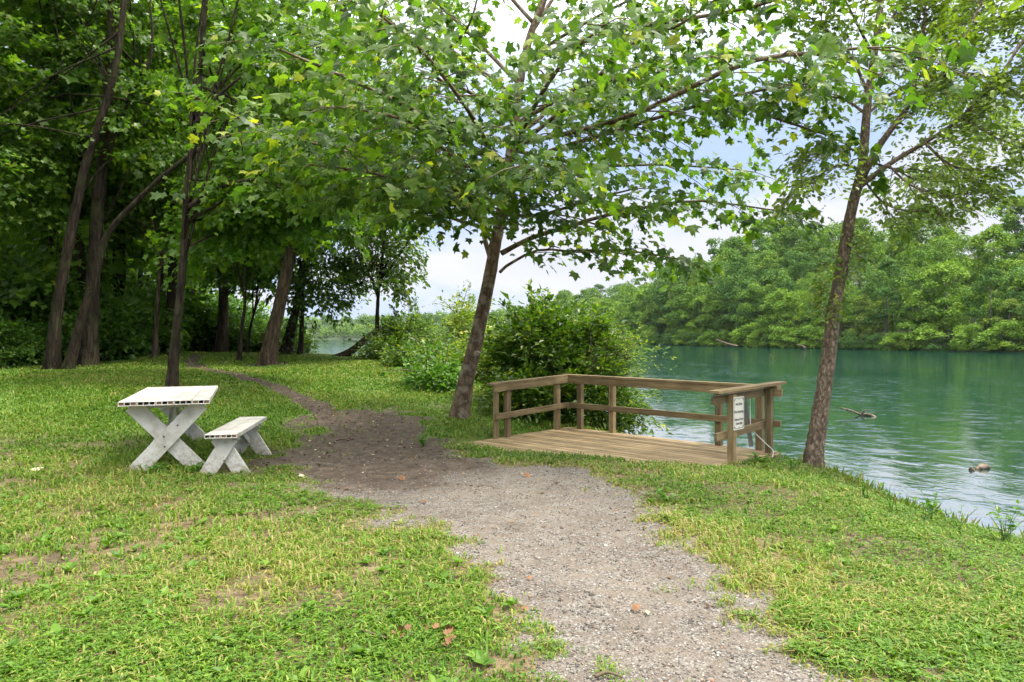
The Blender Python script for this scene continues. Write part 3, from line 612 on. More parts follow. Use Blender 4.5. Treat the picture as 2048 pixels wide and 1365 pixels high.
# ------------------------------------------------------------------ trees with hand laid trunks
def pxline(rows, Y=None):                 # rows of (px, py[, Y]) turned into points of the place
    return np.array([P(r[0], r[1], r[2] if len(r) > 2 else Y) for r in rows])
def trunk_tube(mb, pts, r0, r1, n=40, ns=18, flare=1.55, fl=.5, rough=.035):
    pts = np.asarray(pts, float); n += 8; q = spline(pts, n); t = np.linspace(0, 1, n) ** 1.5; q = q[0] * 0 + np.stack([np.interp(t, np.linspace(0, 1, n), q[:, k]) for k in range(3)], 1); ln = np.concatenate([[0], np.cumsum(np.linalg.norm(np.diff(q, axis=0), axis=1))])
    r = r0 + (r1 - r0) * t ** .85; r = r * (1 + (flare - 1) * np.exp(-ln / fl)); mb.tube(q, r, max(ns, 20), rough=rough, lob=.02 + rng.uniform(.10, .18) * np.exp(-ln / .35)); return q
def limb(mb, q, r0, r1=.012, n=14, ns=7):
    q = spline(q, n); mb.tube(q, np.linspace(r0, r1, n) , ns, rough=.03); return q
def along(q, ds, t0=.2):                  # spray seats along a limb: points and tangents
    seg = np.linalg.norm(np.diff(q, axis=0), axis=1); cl = np.concatenate([[0], np.cumsum(seg)]); m = max(2, int(cl[-1] * (1 - t0) / ds))
    s = np.linspace(cl[-1] * t0, cl[-1] * .995, m); p = np.stack([np.interp(s, cl, q[:, k]) for k in range(3)], 1)
    tg = nrm(np.stack([np.interp(s, cl, np.gradient(q[:, k])) for k in range(3)], 1)); return p, tg, s / cl[-1]

def leafy_limb(tw, lf, q, ds, L, n, size, T, t0=.2, **kw):
    p, tg, s = along(q, ds, t0); m = len(p); sg = np.where(np.arange(m) % 2 == 0, 1, -1)
    a = sg * np.radians(rng.uniform(25, 75, m)); ca, sa = np.cos(a), np.sin(a)
    d = np.stack([tg[:, 0] * ca - tg[:, 1] * sa, tg[:, 0] * sa + tg[:, 1] * ca, tg[:, 2] * .6 + rng.uniform(-.15, .25, m)], 1)
    LL = L * (1.15 - .55 * s) * np.exp(rng.normal(0, .2, m)); sprays(lf, p, d, LL, n, size, T, twig=tw, **kw)
    sprays(lf, q[-1:], tg[-1:], [L * .7], n, size, T, twig=tw, **kw)

# the sycamore
base = P(918, 833, 12.5); base[2] = gz1(base[0], base[1]) - .05
st = thing('sycamore_tree', 'leaning broad leaved tree with mottled trunk beside the deck spreading over the path', 'tree', base)
tw, lf = MB(), MB()
tk = trunk_tube(tw, np.vstack([base, pxline([(930, 770, 12.45), (950, 690, 12.4), (975, 575, 12.3), (987, 510, 12.25), (998, 450, 12.2), (1012, 370, 12.2), (1023, 293, 12.2), (1034, 215, 12.2), (1042, 150, 12.2), (1062, 66, 12.2), (1088, 0, 12.3), (1112, -120, 12.4), (1120, -280, 12.5)])]), .146, .042, 60, 20, 1.45, .5)
kn = tk[8]; b = MB()
LIMBS = [
 ([(984, 448, 12.2), (943, 428, 12.0), (900, 402, 11.7), (800, 345, 11), (650, 290, 10.2), (500, 245, 9.6), (440, 215, 9.4)], .055),
 ([(982, 520, 12.2), (968, 475, 12.4), (960, 430, 13), (900, 330, 13.6), (820, 260, 14), (700, 200, 14)], .05),
 ([(1003, 507, 12.25), (1063, 476, 12.0), (1132, 455, 11.7), (1201, 434, 11.3), (1297, 414, 10.9), (1400, 402, 10.6), (1540, 420, 10.3)], .05),
 ([(1000, 545, 12.25), (1020, 528, 12.1), (1080, 500, 11.8), (1160, 505, 11.4), (1240, 500, 11.2), (1340, 515, 11)], .03),
 ([(1020, 350, 12.2), (1091, 306, 11.8), (1215, 268, 11), (1350, 225, 10.2), (1500, 185, 9.4), (1640, 165, 8.7)], .05),
 ([(1030, 272, 12.2), (1080, 237, 12.4), (1111, 200, 12.6), (1166, 186, 12.8), (1300, 140, 13), (1440, 110, 13)], .045),
 ([(1045, 140, 12.2), (1094, 93, 12), (1187, 38, 11.6), (1300, -20, 11.2), (1420, -80, 11)], .04),
 ([(1025, 300, 12.2), (1150, 200, 10.8), (1270, 83, 9.6), (1350, 55, 9.2), (1430, 0, 8.8)], .045),
 ([(1030, 250, 12.2), (950, 190, 11.2), (863, 145, 10.4), (932, 62, 9.8), (960, -20, 9.4)], .035),
 ([(1010, 390, 12.2), (880, 330, 11), (746, 300, 10), (650, 292, 9.2), (560, 270, 8.7)], .045),
 ([(1012, 380, 12.2), (960, 260, 10), (860, 120, 8.0), (760, 30, 6.9)], .045),
 ([(1018, 340, 12.2), (1060, 230, 10), (1130, 120, 8), (1210, 50, 6.8)], .045),
 ([(1008, 400, 12.2), (1030, 370, 10.4), (1060, 340, 8.8), (1110, 330, 7.8)], .04),
 ([(1000, 440, 12.2), (950, 400, 10.6), (880, 380, 9.2), (830, 370, 8.4)], .035),
 ([(1036, 200, 12.2), (900, 100, 12), (760, 40, 11.6), (640, -10, 11.4)], .045),
 ([(1040, 170, 12.2), (930, 60, 13), (820, -40, 13.5), (700, -120, 13.5)], .04),
 ([(1015, 330, 12.2), (900, 230, 13), (760, 140, 13.5), (620, 90, 13.5)], .04),
 ([(1022, 300, 12.2), (1180, 330, 12.6), (1330, 330, 12.6), (1480, 340, 12.2)], .04),
 ([(1030, 250, 12.2), (1200, 160, 11.2), (1400, 190, 10.2), (1560, 240, 9.6), (1650, 270, 9.2)], .045),
 ([(985, 462, 12.2), (900, 436, 11.2), (800, 408, 10.2), (690, 395, 9.6)], .035),
 ([(985, 462, 12.2), (890, 400, 10.4), (760, 350, 9.2), (620, 330, 8.6)], .035),
 ([(1050, 120, 12.2), (1250, 60, 10.5), (1480, 20, 9), (1640, -30, 8)], .045),
 ([(1025, 290, 12.2), (1240, 240, 9.8), (1480, 130, 8), (1650, 105, 7.2), (1735, 95, 6.8)], .045),
 ([(1003, 430, 12.2), (1080, 430, 11.2), (1180, 400, 10.2), (1260, 380, 9.6)], .035),
 ([(1016, 350, 12.2), (880, 250, 10), (700, 160, 8.4), (560, 100, 7.6)], .045),
 ([(1060, 70, 12.2), (1150, -60, 13), (1280, -160, 13.4)], .04),
 ([(1070, 50, 12.2), (940, -90, 12.4), (820, -180, 12.4)], .04),
 ([(1090, 0, 12.3), (1200, -160, 11), (1340, -220, 10.4)], .04),
 ([(1015, 345, 12.2), (930, 330, 9.6), (830, 250, 8.2), (720, 220, 7.6)], .04),
]
for rows, r0 in LIMBS:
    q = limb(tw, pxline(rows), r0)
    leafy_limb(tw, lf, q, .24 if rows[-1][0] < 1000 else .29, 1.15, 33, .109, LOBED, .22, width=.42, droop=.30, tilt=.75, thick=.13, hang=.9, out=.7)
tw.build('trunk', M['bark_syc'], st, True, base)
b = MB(); kp = P(955, 708, 12.2) + A(.0, -.165, 0); b.tube([kp + A(0, .05, 0), kp + A(0, -.01, 0), kp + A(0, -.035, -.005), kp + A(0, -.03, 0)], [.065, .058, .04, .010], 12, rough=.08); b.build('knot', M['bark_syc'], st, True, base)
lf.build('crown', M['sycamore'], st, False, base)

# the tree on the right edge of the bank
base = P(1627, 938, 9.2); base[2] = gz1(base[0], base[1]) - .08
et = thing('small_leaf_tree', 'slim leaning flaky barked tree standing on the bank edge at the water', 'tree', base)
tw, lf = MB(), MB()
tk = trunk_tube(tw, np.vstack([base, pxline([(1630, 896), (1640, 830), (1652, 750), (1661, 680), (1670, 603), (1688, 512), (1701, 430), (1716, 370), (1726, 320), (1733, 230), (1740, 165), (1755, 60), (1770, -80), (1775, -250)], 9.2)]), .118, .03, 60, 18, 1.3, .35, .05)
EL = [([(1716, 372), (1750, 305), (1773, 272), (1813, 218), (1860, 154), (1923, 84), (1990, 40), (2080, 0)], .055, 9.2, 9.0),
 ([(1712, 380), (1776, 330), (1849, 286), (1923, 236), (1996, 160), (2060, 120), (2130, 60)], .04, 9.2, 8.4),
 ([(1722, 340), (1680, 330), (1640, 350), (1600, 375)], .02, 9.2, 8.9), ([(1733, 230), (1690, 200), (1640, 190), (1590, 170)], .022, 9.2, 9.6),
 ([(1737, 190), (1700, 110), (1650, 60), (1600, 20)], .024, 9.2, 9.2), ([(1745, 110), (1700, 20), (1660, -60)], .024, 9.2, 8.8),
 ([(1813, 218), (1840, 120), (1850, 20), (1855, -60)], .03, 9.1, 9.6), ([(1860, 154), (1960, 150), (2060, 200)], .022, 9.1, 8.3),
 ([(1849, 286), (1900, 330), (1960, 340), (2010, 330)], .02, 8.9, 8.3), ([(1776, 330), (1820, 370), (1880, 390), (1950, 385)], .018, 9.0, 8.6),
 ([(1720, 350), (1760, 400), (1800, 420), (1850, 425)], .016, 9.2, 8.9), ([(1923, 236), (1980, 270), (2030, 290), (2080, 280)], .016, 8.7, 8.0),
 ([(1748, 90), (1800, 10), (1840, -60)], .02, 9.2, 9.9), ([(1923, 84), (1960, 10), (1990, -80)], .02, 9.0, 9.4), ([(1760, 20), (1720, -80), (1700, -160)], .02, 9.2, 9.6),
 ([(1740, 160), (1790, 130), (1880, 60), (1950, -20)], .022, 9.2, 10.2), ([(1733, 230), (1800, 180), (1900, 190), (2000, 250)], .02, 9.2, 10.4), ([(1996, 160), (2060, 60), (2120, -20)], .018, 8.5, 8.6),
 ([(1728, 300), (1660, 300), (1620, 310)], .014, 9.2, 9.5), ([(1726, 320), (1790, 340), (1850, 360), (1930, 300)], .018, 9.2, 10.2), ([(1770, -60), (1850, -160), (1950, -220)], .02, 9.2, 9), ([(1765, -20), (1650, -140)], .02, 9.2, 9)]
for rows, r0, ya, yb in EL:
    n = len(rows); q = limb(tw, np.array([P(r[0], r[1], ya + (yb - ya) * k / (n - 1)) for k, r in enumerate(rows)]), r0, .006, 14, 6)
    leafy_limb(tw, lf, q, .062, .66, 44, .070, OVAL, .22, width=.40, droop=.35, tilt=.6, thick=.07)
sh = np.array([P(1745, 470 + rng.uniform(-50, 90), 9.15) * 0 + P(rng.uniform(1685, 1722), rng.uniform(465, 550), 9.2 + rng.uniform(-.2, .3)) for _ in range(12)])
sprays(lf, sh, rng.normal(0, 1, (12, 3)) * A(.6, 1, .3) + A(.5, -.2, 0), .22, 40, .060, OVAL, width=.4, droop=.3, twig=tw)
lf2 = MB(); sh = np.array([P(rng.uniform(1648, 1668), rng.uniform(520, 645), 9.15) for _ in range(16)]); sprays(lf2, sh, rng.normal(0, 1, (16, 3)) * A(1, .6, .3) + A(-.5, 0, .1), .2, 30, .058, OVAL, width=.4, droop=.3)
tw.build('trunk', M['bark_elm'], et, True, base); lf.build('crown', M['elm'], et, False, base); lf2.build('foliage', M['pale'], et, False, base)

# ------------------------------------------------------------------ the wood on the left
def crown(lf, tw, c, r, m, n, size, T, root=None, L=1.1, lo=.35, **kw):
    o, u = in_ellipsoid(m, c, r, lo); d = u * A(1, 1, .35) + rng.normal(0, .35, (m, 3)); d[:, 2] -= .08
    sprays(lf, o - nrm(d) * L * .4, d, L * np.exp(rng.normal(0, .2, m)), n, size, T, **kw)
    if root is not None and tw is not None:
        for k in rng.choice(m, min(m, 5), replace=False):
            a = root[rng.integers(int(len(root) * .45), len(root))]; e = o[k]; mid = (a + e) / 2 + A(0, 0, .35) + rng.normal(0, .2, 3)
            tw.tube(spline([a, mid, e], 8), np.linspace(.028, .008, 8), 6, rough=.04)
FG = 'trees of the wood on the left'
FT = [ # name, label, Y, trunk rows, half width px, extra stems, crowns (px, py, Y, rx, ry, rz, sprays), bark, leaf
 ('twin_trunk_tree', 'dark double trunked tree forking at the ground on the left edge of the wood', 18, [(105, 742), (112, 640), (128, 540), (152, 420), (172, 330), (205, 230), (235, 120), (250, -40), (255, -260)], 15,
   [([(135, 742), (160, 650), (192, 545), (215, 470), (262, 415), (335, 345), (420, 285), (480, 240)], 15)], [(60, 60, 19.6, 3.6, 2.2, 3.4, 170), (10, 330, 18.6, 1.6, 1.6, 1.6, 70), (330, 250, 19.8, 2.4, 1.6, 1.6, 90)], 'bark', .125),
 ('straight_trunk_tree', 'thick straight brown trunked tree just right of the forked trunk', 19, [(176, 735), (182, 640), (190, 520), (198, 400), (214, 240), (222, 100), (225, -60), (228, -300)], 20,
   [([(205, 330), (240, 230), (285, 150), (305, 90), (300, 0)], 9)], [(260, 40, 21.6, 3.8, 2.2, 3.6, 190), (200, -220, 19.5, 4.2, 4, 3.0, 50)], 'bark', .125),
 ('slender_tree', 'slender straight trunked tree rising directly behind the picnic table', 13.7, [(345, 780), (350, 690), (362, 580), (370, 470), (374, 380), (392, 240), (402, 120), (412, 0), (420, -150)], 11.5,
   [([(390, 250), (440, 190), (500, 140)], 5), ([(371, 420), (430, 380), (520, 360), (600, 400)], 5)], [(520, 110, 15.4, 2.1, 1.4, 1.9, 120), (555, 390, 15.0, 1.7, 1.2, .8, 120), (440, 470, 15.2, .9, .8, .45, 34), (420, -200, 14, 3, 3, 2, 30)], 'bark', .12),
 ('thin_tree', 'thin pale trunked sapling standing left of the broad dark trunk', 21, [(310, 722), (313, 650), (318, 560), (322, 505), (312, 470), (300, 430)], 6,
   [([(321, 508), (345, 505), (372, 508)], 3)], [(300, 400, 22.6, 1.8, 1.4, 1.1, 60)], 'bark_furrowed', .12),
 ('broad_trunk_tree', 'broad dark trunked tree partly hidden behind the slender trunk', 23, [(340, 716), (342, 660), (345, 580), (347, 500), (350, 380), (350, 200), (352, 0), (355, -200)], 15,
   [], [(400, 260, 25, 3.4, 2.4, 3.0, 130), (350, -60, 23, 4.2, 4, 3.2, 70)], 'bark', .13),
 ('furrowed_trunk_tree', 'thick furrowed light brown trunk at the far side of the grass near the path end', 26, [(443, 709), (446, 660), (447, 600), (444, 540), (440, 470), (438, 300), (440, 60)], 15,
   [], [(460, 330, 26.5, 3.4, 3, 3.4, 170), (470, 520, 27, 2.2, 1.6, .9, 60)], 'bark_furrowed', .14),
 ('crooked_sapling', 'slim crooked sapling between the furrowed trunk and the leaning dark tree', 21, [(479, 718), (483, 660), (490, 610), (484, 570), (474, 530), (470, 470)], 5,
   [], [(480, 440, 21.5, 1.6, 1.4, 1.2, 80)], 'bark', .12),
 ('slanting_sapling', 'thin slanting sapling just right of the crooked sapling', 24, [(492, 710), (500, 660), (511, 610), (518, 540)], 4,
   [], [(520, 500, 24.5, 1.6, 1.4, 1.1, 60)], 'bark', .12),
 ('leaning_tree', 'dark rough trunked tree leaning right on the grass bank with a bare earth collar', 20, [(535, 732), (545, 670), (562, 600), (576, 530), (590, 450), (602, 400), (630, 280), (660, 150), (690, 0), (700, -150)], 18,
   [([(585, 470), (545, 380), (530, 300)], 7), ([(600, 410), (660, 340), (730, 300)], 7)], [(650, 220, 21.2, 2.8, 2.2, 2.5, 190), (690, 400, 20.8, 1.9, 1.6, 1.0, 90), (680, -100, 20.5, 3.8, 3.6, 3.2, 70), (560, 450, 20.6, 1.6, 1.0, .7, 50)], 'bark_furrowed', .135),
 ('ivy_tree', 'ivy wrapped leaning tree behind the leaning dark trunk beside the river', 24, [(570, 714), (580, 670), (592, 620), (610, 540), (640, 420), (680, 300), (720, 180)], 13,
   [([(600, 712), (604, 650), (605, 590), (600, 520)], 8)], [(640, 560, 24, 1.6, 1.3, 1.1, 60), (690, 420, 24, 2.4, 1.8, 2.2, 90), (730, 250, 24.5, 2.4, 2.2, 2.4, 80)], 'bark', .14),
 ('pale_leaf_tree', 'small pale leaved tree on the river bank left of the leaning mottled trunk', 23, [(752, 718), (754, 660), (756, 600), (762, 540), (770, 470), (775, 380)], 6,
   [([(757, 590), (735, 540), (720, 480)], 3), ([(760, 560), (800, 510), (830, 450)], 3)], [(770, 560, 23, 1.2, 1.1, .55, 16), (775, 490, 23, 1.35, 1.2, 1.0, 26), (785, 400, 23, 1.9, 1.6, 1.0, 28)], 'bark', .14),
]
for name, label, Y, rows, hw, extra, crowns, bk, ls in FT:
    q = pxline(rows, Y); base = q[0].copy(); base[2] = gz1(base[0], base[1]) - .08; q[0] = base
    t = thing(name, label, 'tree', base, 0, FG); tw, lf = MB(), MB(); r0 = hw * .80 / F * Y
    tk = trunk_tube(tw, q, r0, r0 * .35, 44, 16, 1.55, .45, .05)
    for rows2, hw2 in extra:
        q2 = pxline(rows2, Y - .1)
        if rows2[0][1] > 700: q2[0][2] = gz1(q2[0][0], q2[0][1]) - .08; trunk_tube(tw, q2, hw2 * .62 / F * Y, .04, 30, 12, 1.5, .5, .05)
        else: limb(tw, q2, hw2 / F * Y, .015, 16, 8)
    T = OVAL if name in ('leaning_tree', 'ivy_tree', 'pale_leaf_tree') else MAPLE
    for (cx_, cy_, cY, rx, ry, rz, ms) in crowns:
        crown(lf, tw, P(cx_, cy_, cY), (rx, ry, rz), ms, 62, ls, T, tk, 1.0, .3, width=.42, droop=.22, tilt=.6, twig=None, thick=.10, hang=.6, out=.5)
    if name == 'ivy_tree':
        iv = MB(); k = rng.integers(0, 34, 900); pp = tk[k] + rng.normal(0, .14, (900, 3)) + rng.normal(0, .1, (900, 1)) * A(0, 0, 1); add_leaves(iv, pp, rng.normal(0, 1, (900, 3)) - A(0, 0, .7), rng.normal(0, 1, (900, 3)) + A(0, -.6, .6), .09, MAPLE)
        iv.build('ivy', M['under'], t, False, base)
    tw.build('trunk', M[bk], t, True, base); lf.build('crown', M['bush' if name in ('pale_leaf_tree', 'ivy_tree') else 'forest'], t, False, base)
fl = MB(); fl.tube(spline([P(660, 722, 24), P(700, 705, 24.3), P(730, 680, 24.6), P(762, 655, 25)], 12), np.linspace(.16, .09, 12), 10, rough=.05)
tag(fl.build('fallen_log', M['bark'], None, True), 'dark fallen log slanting over the bank beside the small pale leaved tree', 'log')

# deeper wood: three kinds of tree, copied
DG = 'trees deep in the wood'; protos = []
for k, lab in enumerate(['shaded tall tree deep in the wood behind the trunks', 'shaded slim tree deep in the wood behind the trunks', 'shaded bushy tree deep in the wood behind the trunks']):
    t = thing(['tall_wood_tree', 'slim_wood_tree', 'bushy_wood_tree'][k], lab, 'tree', (0, 0, 0), 0, DG); tw, lf = MB(), MB(); H = (17, 15, 11)[k]
    q = np.array([(0, 0, -.2), (rng.normal(0, .2), rng.normal(0, .2), H * .3), (rng.normal(0, .4), rng.normal(0, .4), H * .65), (rng.normal(0, .6), rng.normal(0, .6), H)])
    tk = trunk_tube(tw, q, (.24, .13, .16)[k], .05, 26, 10, 1.5, .5, .05)
    for c, r, ms in (((0, 0, H * .72), (3.4, 3.4, H * .24), 75), ((.5, 0, H * .42), (3.0, 3.0, H * .16), 50), ((0, .3, H * .2), (2.3, 2.3, H * .10), (22, 16, 50)[k])):
        crown(lf, tw, c, r, ms, 40, .19, MAPLE, tk, 1.2, .3, width=.45, droop=.2, tilt=.5, thick=.14)
    tw.build('trunk', M['bark'], t, True); lf.build('crown', M['forest'], t); protos.append(t)
spots = []
r2 = random.Random(5)
for Y in (24.5, 29, 34, 40, 47, 55, 64):
    X = -.80 * Y - 3
    while X < min(-.42 * Y - 1.0, -.36 * Y):
        spots.append((X + r2.uniform(-1, 1), Y + r2.uniform(-1.5, 1.5))); X += r2.uniform(3.2, 5.0)
spots += [(-17, 13.5), (-15.5, 16.5), (-18.5, 18), (-13.4, 21.5), (-15, 24), (-14.5, 9.0), (-19, 9), (-17, 3), (-24, 5), (-22, 14)]
for n_, (x, y) in enumerate(spots):
    k = r2.choice((0, 0, 1, 1, 2)); o = protos[k] if protos[k].get('_used') is None else copy_tree(protos[k]); protos[k]['_used'] = 1
    o.location = (x, y, gz1(x, y)); o.rotation_euler.z = r2.uniform(0, 6.28); s = r2.uniform(.85, 1.2); o.scale = (s, s, s * r2.uniform(.95, 1.1))
for o in S.objects:
    if '_used' in o: del o['_used']

# bushes
def bush(name, label, c, r, m, n, size, mtl, T=OVAL, L=.5, group=None, lo=.3, stems=9, up=.25, cat='bush', shoots=0, **kw):
    base = A(c[0], c[1], gz1(c[0], c[1]) - .05); t = thing(name, label, cat, base, 0, group); lf, tw = MB(), MB()
    o, u = in_ellipsoid(m, c, r, lo); keep = o[:, 2] > gz(o[:, 0], o[:, 1]) - .2; o = o[keep]; u = u[keep]; d = u * A(1, 1, .5) + rng.normal(0, .3, u.shape); d[:, 2] += up
    kw.setdefault('droop', .35); sprays(lf, o - nrm(d) * L * .4, d, L * np.exp(rng.normal(0, .25, len(o))), n, size, T, twig=None, **kw)
    if shoots:
        o2, u2 = in_ellipsoid(shoots, np.asarray(c) + A(0, 0, .1), np.asarray(r) * .85, .8); k2 = u2[:, 2] > -.25; o2 = o2[k2]; u2 = u2[k2]; d2 = u2 * A(.8, .8, .6) + A(0, 0, .75) + rng.normal(0, .35, u2.shape)
        kw2 = dict(kw); kw2.update(droop=.30, width=.22, thick=.05); sprays(lf, o2, d2, rng.uniform(.45, 1.15, len(o2)), 30, size, T, twig=tw, **kw2)
    for k in rng.choice(len(o), min(len(o), stems), replace=False):
        e = o[k]; b0 = base + rng.normal(0, .18, 3) * A(1, 1, 0); tw.tube(spline([b0, (b0 + e) / 2 + A(0, 0, .25), e], 8), np.linspace(.028, .006, 8), 5)
    tw.build('stems', M['twig'], t, True, base); lf.build('foliage', M[mtl], t, False, base); return t
c = P(1112, 722, 14.6); bush('deck_bush', 'large dark green bush behind the left corner of the deck rail', c, (1.3, 1.05, 1.1), 380, 40, .125, 'bush', LANCE, .7, shoots=80, width=.36, thick=.07)
c = P(1180, 805, 13.6); bush('overhanging_bush', 'yellow green bush hanging over the water behind the deck back rail', c, (1.0, .7, .75), 220, 42, .09, 'bush', LANCE, .6, shoots=45, width=.32, thick=.06)
c = P(1050, 800, 13.3); bush('low_bush', 'low leafy bush between the leaning tree and the deck left rail', c, (.62, .6, .55), 110, 34, .085, 'bush', OVAL, .4)
c = P(1215, 700, 14.4); bush('drooping_shrub', 'arching yellow tipped shrub right of the large dark bush', c, (.75, .6, .6), 80, 34, .065, 'pale', NARROW, .6, lo=.5, width=.22)
for k, (px, py, Y, rx, rz, mtl, lab) in enumerate([(960, 715, 17.5, .9, .42, 'pale', 'yellow green bush just behind the leaning mottled trunk'), (900, 730, 18.5, 1.0, .38, 'bush', 'straw tinted low bush along the bank left of the leaning trunk'),
        (840, 720, 20, 1.05, .42, 'bush', 'mid green bush on the bank crest between grass and river'), (785, 700, 22, .9, .45, 'bush', 'pale bush under the small pale leaved tree'), (930, 650, 21, .5, .65, 'pale', 'upright pale sapling bush seen left of the leaning trunk against the far hill'),
        (815, 660, 23, .9, .40, 'bush', 'bright leafed bush right of the small pale leaved tree'), (585, 690, 26, .8, .5, 'bush', 'tangled bush at the foot of the ivy wrapped tree'), (880, 760, 16.2, .7, .3, 'weed', 'low weedy bush at the grass edge left of the leaning trunk')]):
    bush('bank_bush', lab, P(px, py, Y), (rx, .9, rz), int(70 + 60 * rx), 36, .085, mtl, OVAL, .5, 'bushes along the river bank', shoots=22, width=.4)
ub = None; UG = 'undergrowth shrubs at the edge of the wood'
for n_, (px, Y, s) in enumerate([(-70, 18.2, .8), (15, 19, .75), (60, 20.5, 1.0), (215, 21, 1.0), (255, 22, 1.2), (290, 24, 1.1), (395, 27.5, 1.2), (425, 29, 1.0), (480, 28, 1.1), (510, 27, .9), (-150, 17, 1.0), (330, 27, 1.4), (150, 22, 1.5), (560, 27, .8), (100, 21, 1.5), (240, 26, 1.7), (0, 22, 1.8), (460, 32, 1.5), (380, 33, 1.8), (-130, 20, 1.8)]):
    x = (px - 1024) / F * Y
    if ub is None:
        ub = bush('wood_shrub', 'dark leafy shrub in the shade at the edge of the wood', A(0, 0, gz1(0, 0) + .75), (1.2, 1.0, .75), 130, 34, .12, 'under', OVAL, .6, UG); o = ub
    else: o = copy_tree(ub)
    o.location = (x, Y, gz1(x, Y) - .05); o.rotation_euler.z = r2.uniform(0, 6.28); o.scale = (s, s, s * r2.uniform(.8, 1.25))

# ------------------------------------------------------------------ far bank
def far_crown(seed, H, Wd, clumps, n, size, low=.12, flat=1.0):
    g = np.random.default_rng(seed); lf = MB(); cs = []
    for k in range(clumps):
        t = g.random(); z = H * (low + (1 - low) * t); rad = Wd * (math.sin(math.pi * min(1, .12 + .86 * t)) ** .7) * .55 * math.sqrt(g.random()) * 1.25; a = g.uniform(0, 6.28)
        cs.append((rad * math.cos(a), rad * math.sin(a), z, g.uniform(.11, .23) * Wd))
    for x, y, z, r in cs:
        u = g.normal(0, 1, (n, 3)); u /= np.linalg.norm(u, axis=1, keepdims=True); u[:, 2] = np.where(u[:, 2] < -.12, -u[:, 2], u[:, 2])
        p = A(x, y, z) + u * r * A(1, 1, .92 * flat) * (.75 + .35 * g.random((n, 1))); d = g.normal(0, 1, (n, 3)) * A(1, 1, .5) + A(0, 0, -.4)
        add_leaves(lf, p, d, u + g.normal(0, .30, (n, 3)) + A(0, 0, .35), size * np.exp(g.normal(0, .25, n)), DIA, np.clip(g.random() * .55 + g.random(n) * .45, 0, 1))
    return lf
FP = []; LB = ['rounded mid green tree on the wooded far bank', 'bright yellow green tree on the wooded far bank', 'dark blue green tree on the wooded far bank', 'pale olive tree on the wooded far bank']
for k in range(8):
    H = (17, 15, 20, 13, 18, 12, 16, 19)[k]; Wd = (10, 9, 10, 8, 12, 9, 11, 9)[k]; mi = (0, 1, 2, 3, 0, 1, 2, 0)[k]
    t = thing('far_tree', LB[mi], 'tree', (0, 0, 0), 0, 'trees on the far bank'); lf = far_crown(100 + k, H, Wd, 36, 170, .50); lf.build('crown', FAR[mi], t)
    tw = MB(); tw.tube([(0, 0, -1), (.2, 0, H * .4), (0, .1, H * .85)], [.32, .22, .06], 7); tw.build('trunk', M['bark_far'], t, True); FP.append([t, False])
SP_ = []
for k in range(3):
    mi = (1, 0, 2)[k]; t = thing('waterside_shrub', ['bright shrub trailing over the far waterline', 'green shrub trailing over the far waterline', 'dark shrub trailing over the far waterline'][k], 'shrub', (0, 0, 0), 0, 'shrubs along the far waterline')
    far_crown(200 + k, 6.5, 9, 20, 150, .5, .03, .8).build('foliage', FAR[mi], t); SP_.append([t, False])
def place(pool, k, x, y, z, s, sz=1):
    o = pool[k][0] if not pool[k][1] else copy_tree(pool[k][0]); pool[k][1] = True
    o.location = (x, y, z); o.rotation_euler.z = r2.uniform(0, 6.28); o.scale = (s, s, s * sz)
fe = np.array(FEDGE, float); seg = np.linalg.norm(np.diff(fe, axis=0), axis=1); cl = np.concatenate([[0], np.cumsum(seg)])
def fpt(s, off):
    k = min(np.searchsorted(cl, s) - 1, len(seg) - 1); k = max(k, 0); d = (fe[k + 1] - fe[k]) / seg[k]; n = A(d[1], -d[0]); p = fe[k] + d * (s - cl[k]) + n * off; return p
s0 = cl[2] + 40; nfar = 0
s = s0
while s < cl[7] + 40:                       # waterline shrubs
    p = fpt(s, r2.uniform(-.5, 2.5)); place(SP_, r2.randrange(3), p[0], p[1], -1.9 + r2.uniform(-.3, .4), r2.uniform(.7, 1.15), r2.uniform(.8, 1.2)); s += r2.uniform(4, 7.5)
rows = [(7, 8.5, 0), (17, 9.5, 0), (29, 10, 0), (43, 10.5, 0), (60, 11.5, 0), (80, 13, 0)]
for off, step, _ in rows:
    s = s0 - 10
    while s < cl[9]:
        st_ = step if s < cl[7] else step * 2.1
        p = fpt(s + r2.uniform(-2, 2), off + r2.uniform(-3, 3)); ang = math.atan2(p[0], p[1])
        if ang < R(56) and p[1] > 40 and not (s > cl[7] and off > 45) and nfar < 296:
            sc = r2.uniform(.72, 1.30) * (1.0 if off < 50 else 1.1) * (1.0 if s < cl[5] else 1.15 if s < cl[6] else 1.4) * (.82 if p[1] < 185 and off > 22 else 1); place(FP, r2.randrange(8), p[0], p[1], gz1(p[0], p[1]) - .5, sc, r2.uniform(.9, 1.2)); nfar += 1
        s += st_ * r2.uniform(.8, 1.2)
print('far trees', nfar)
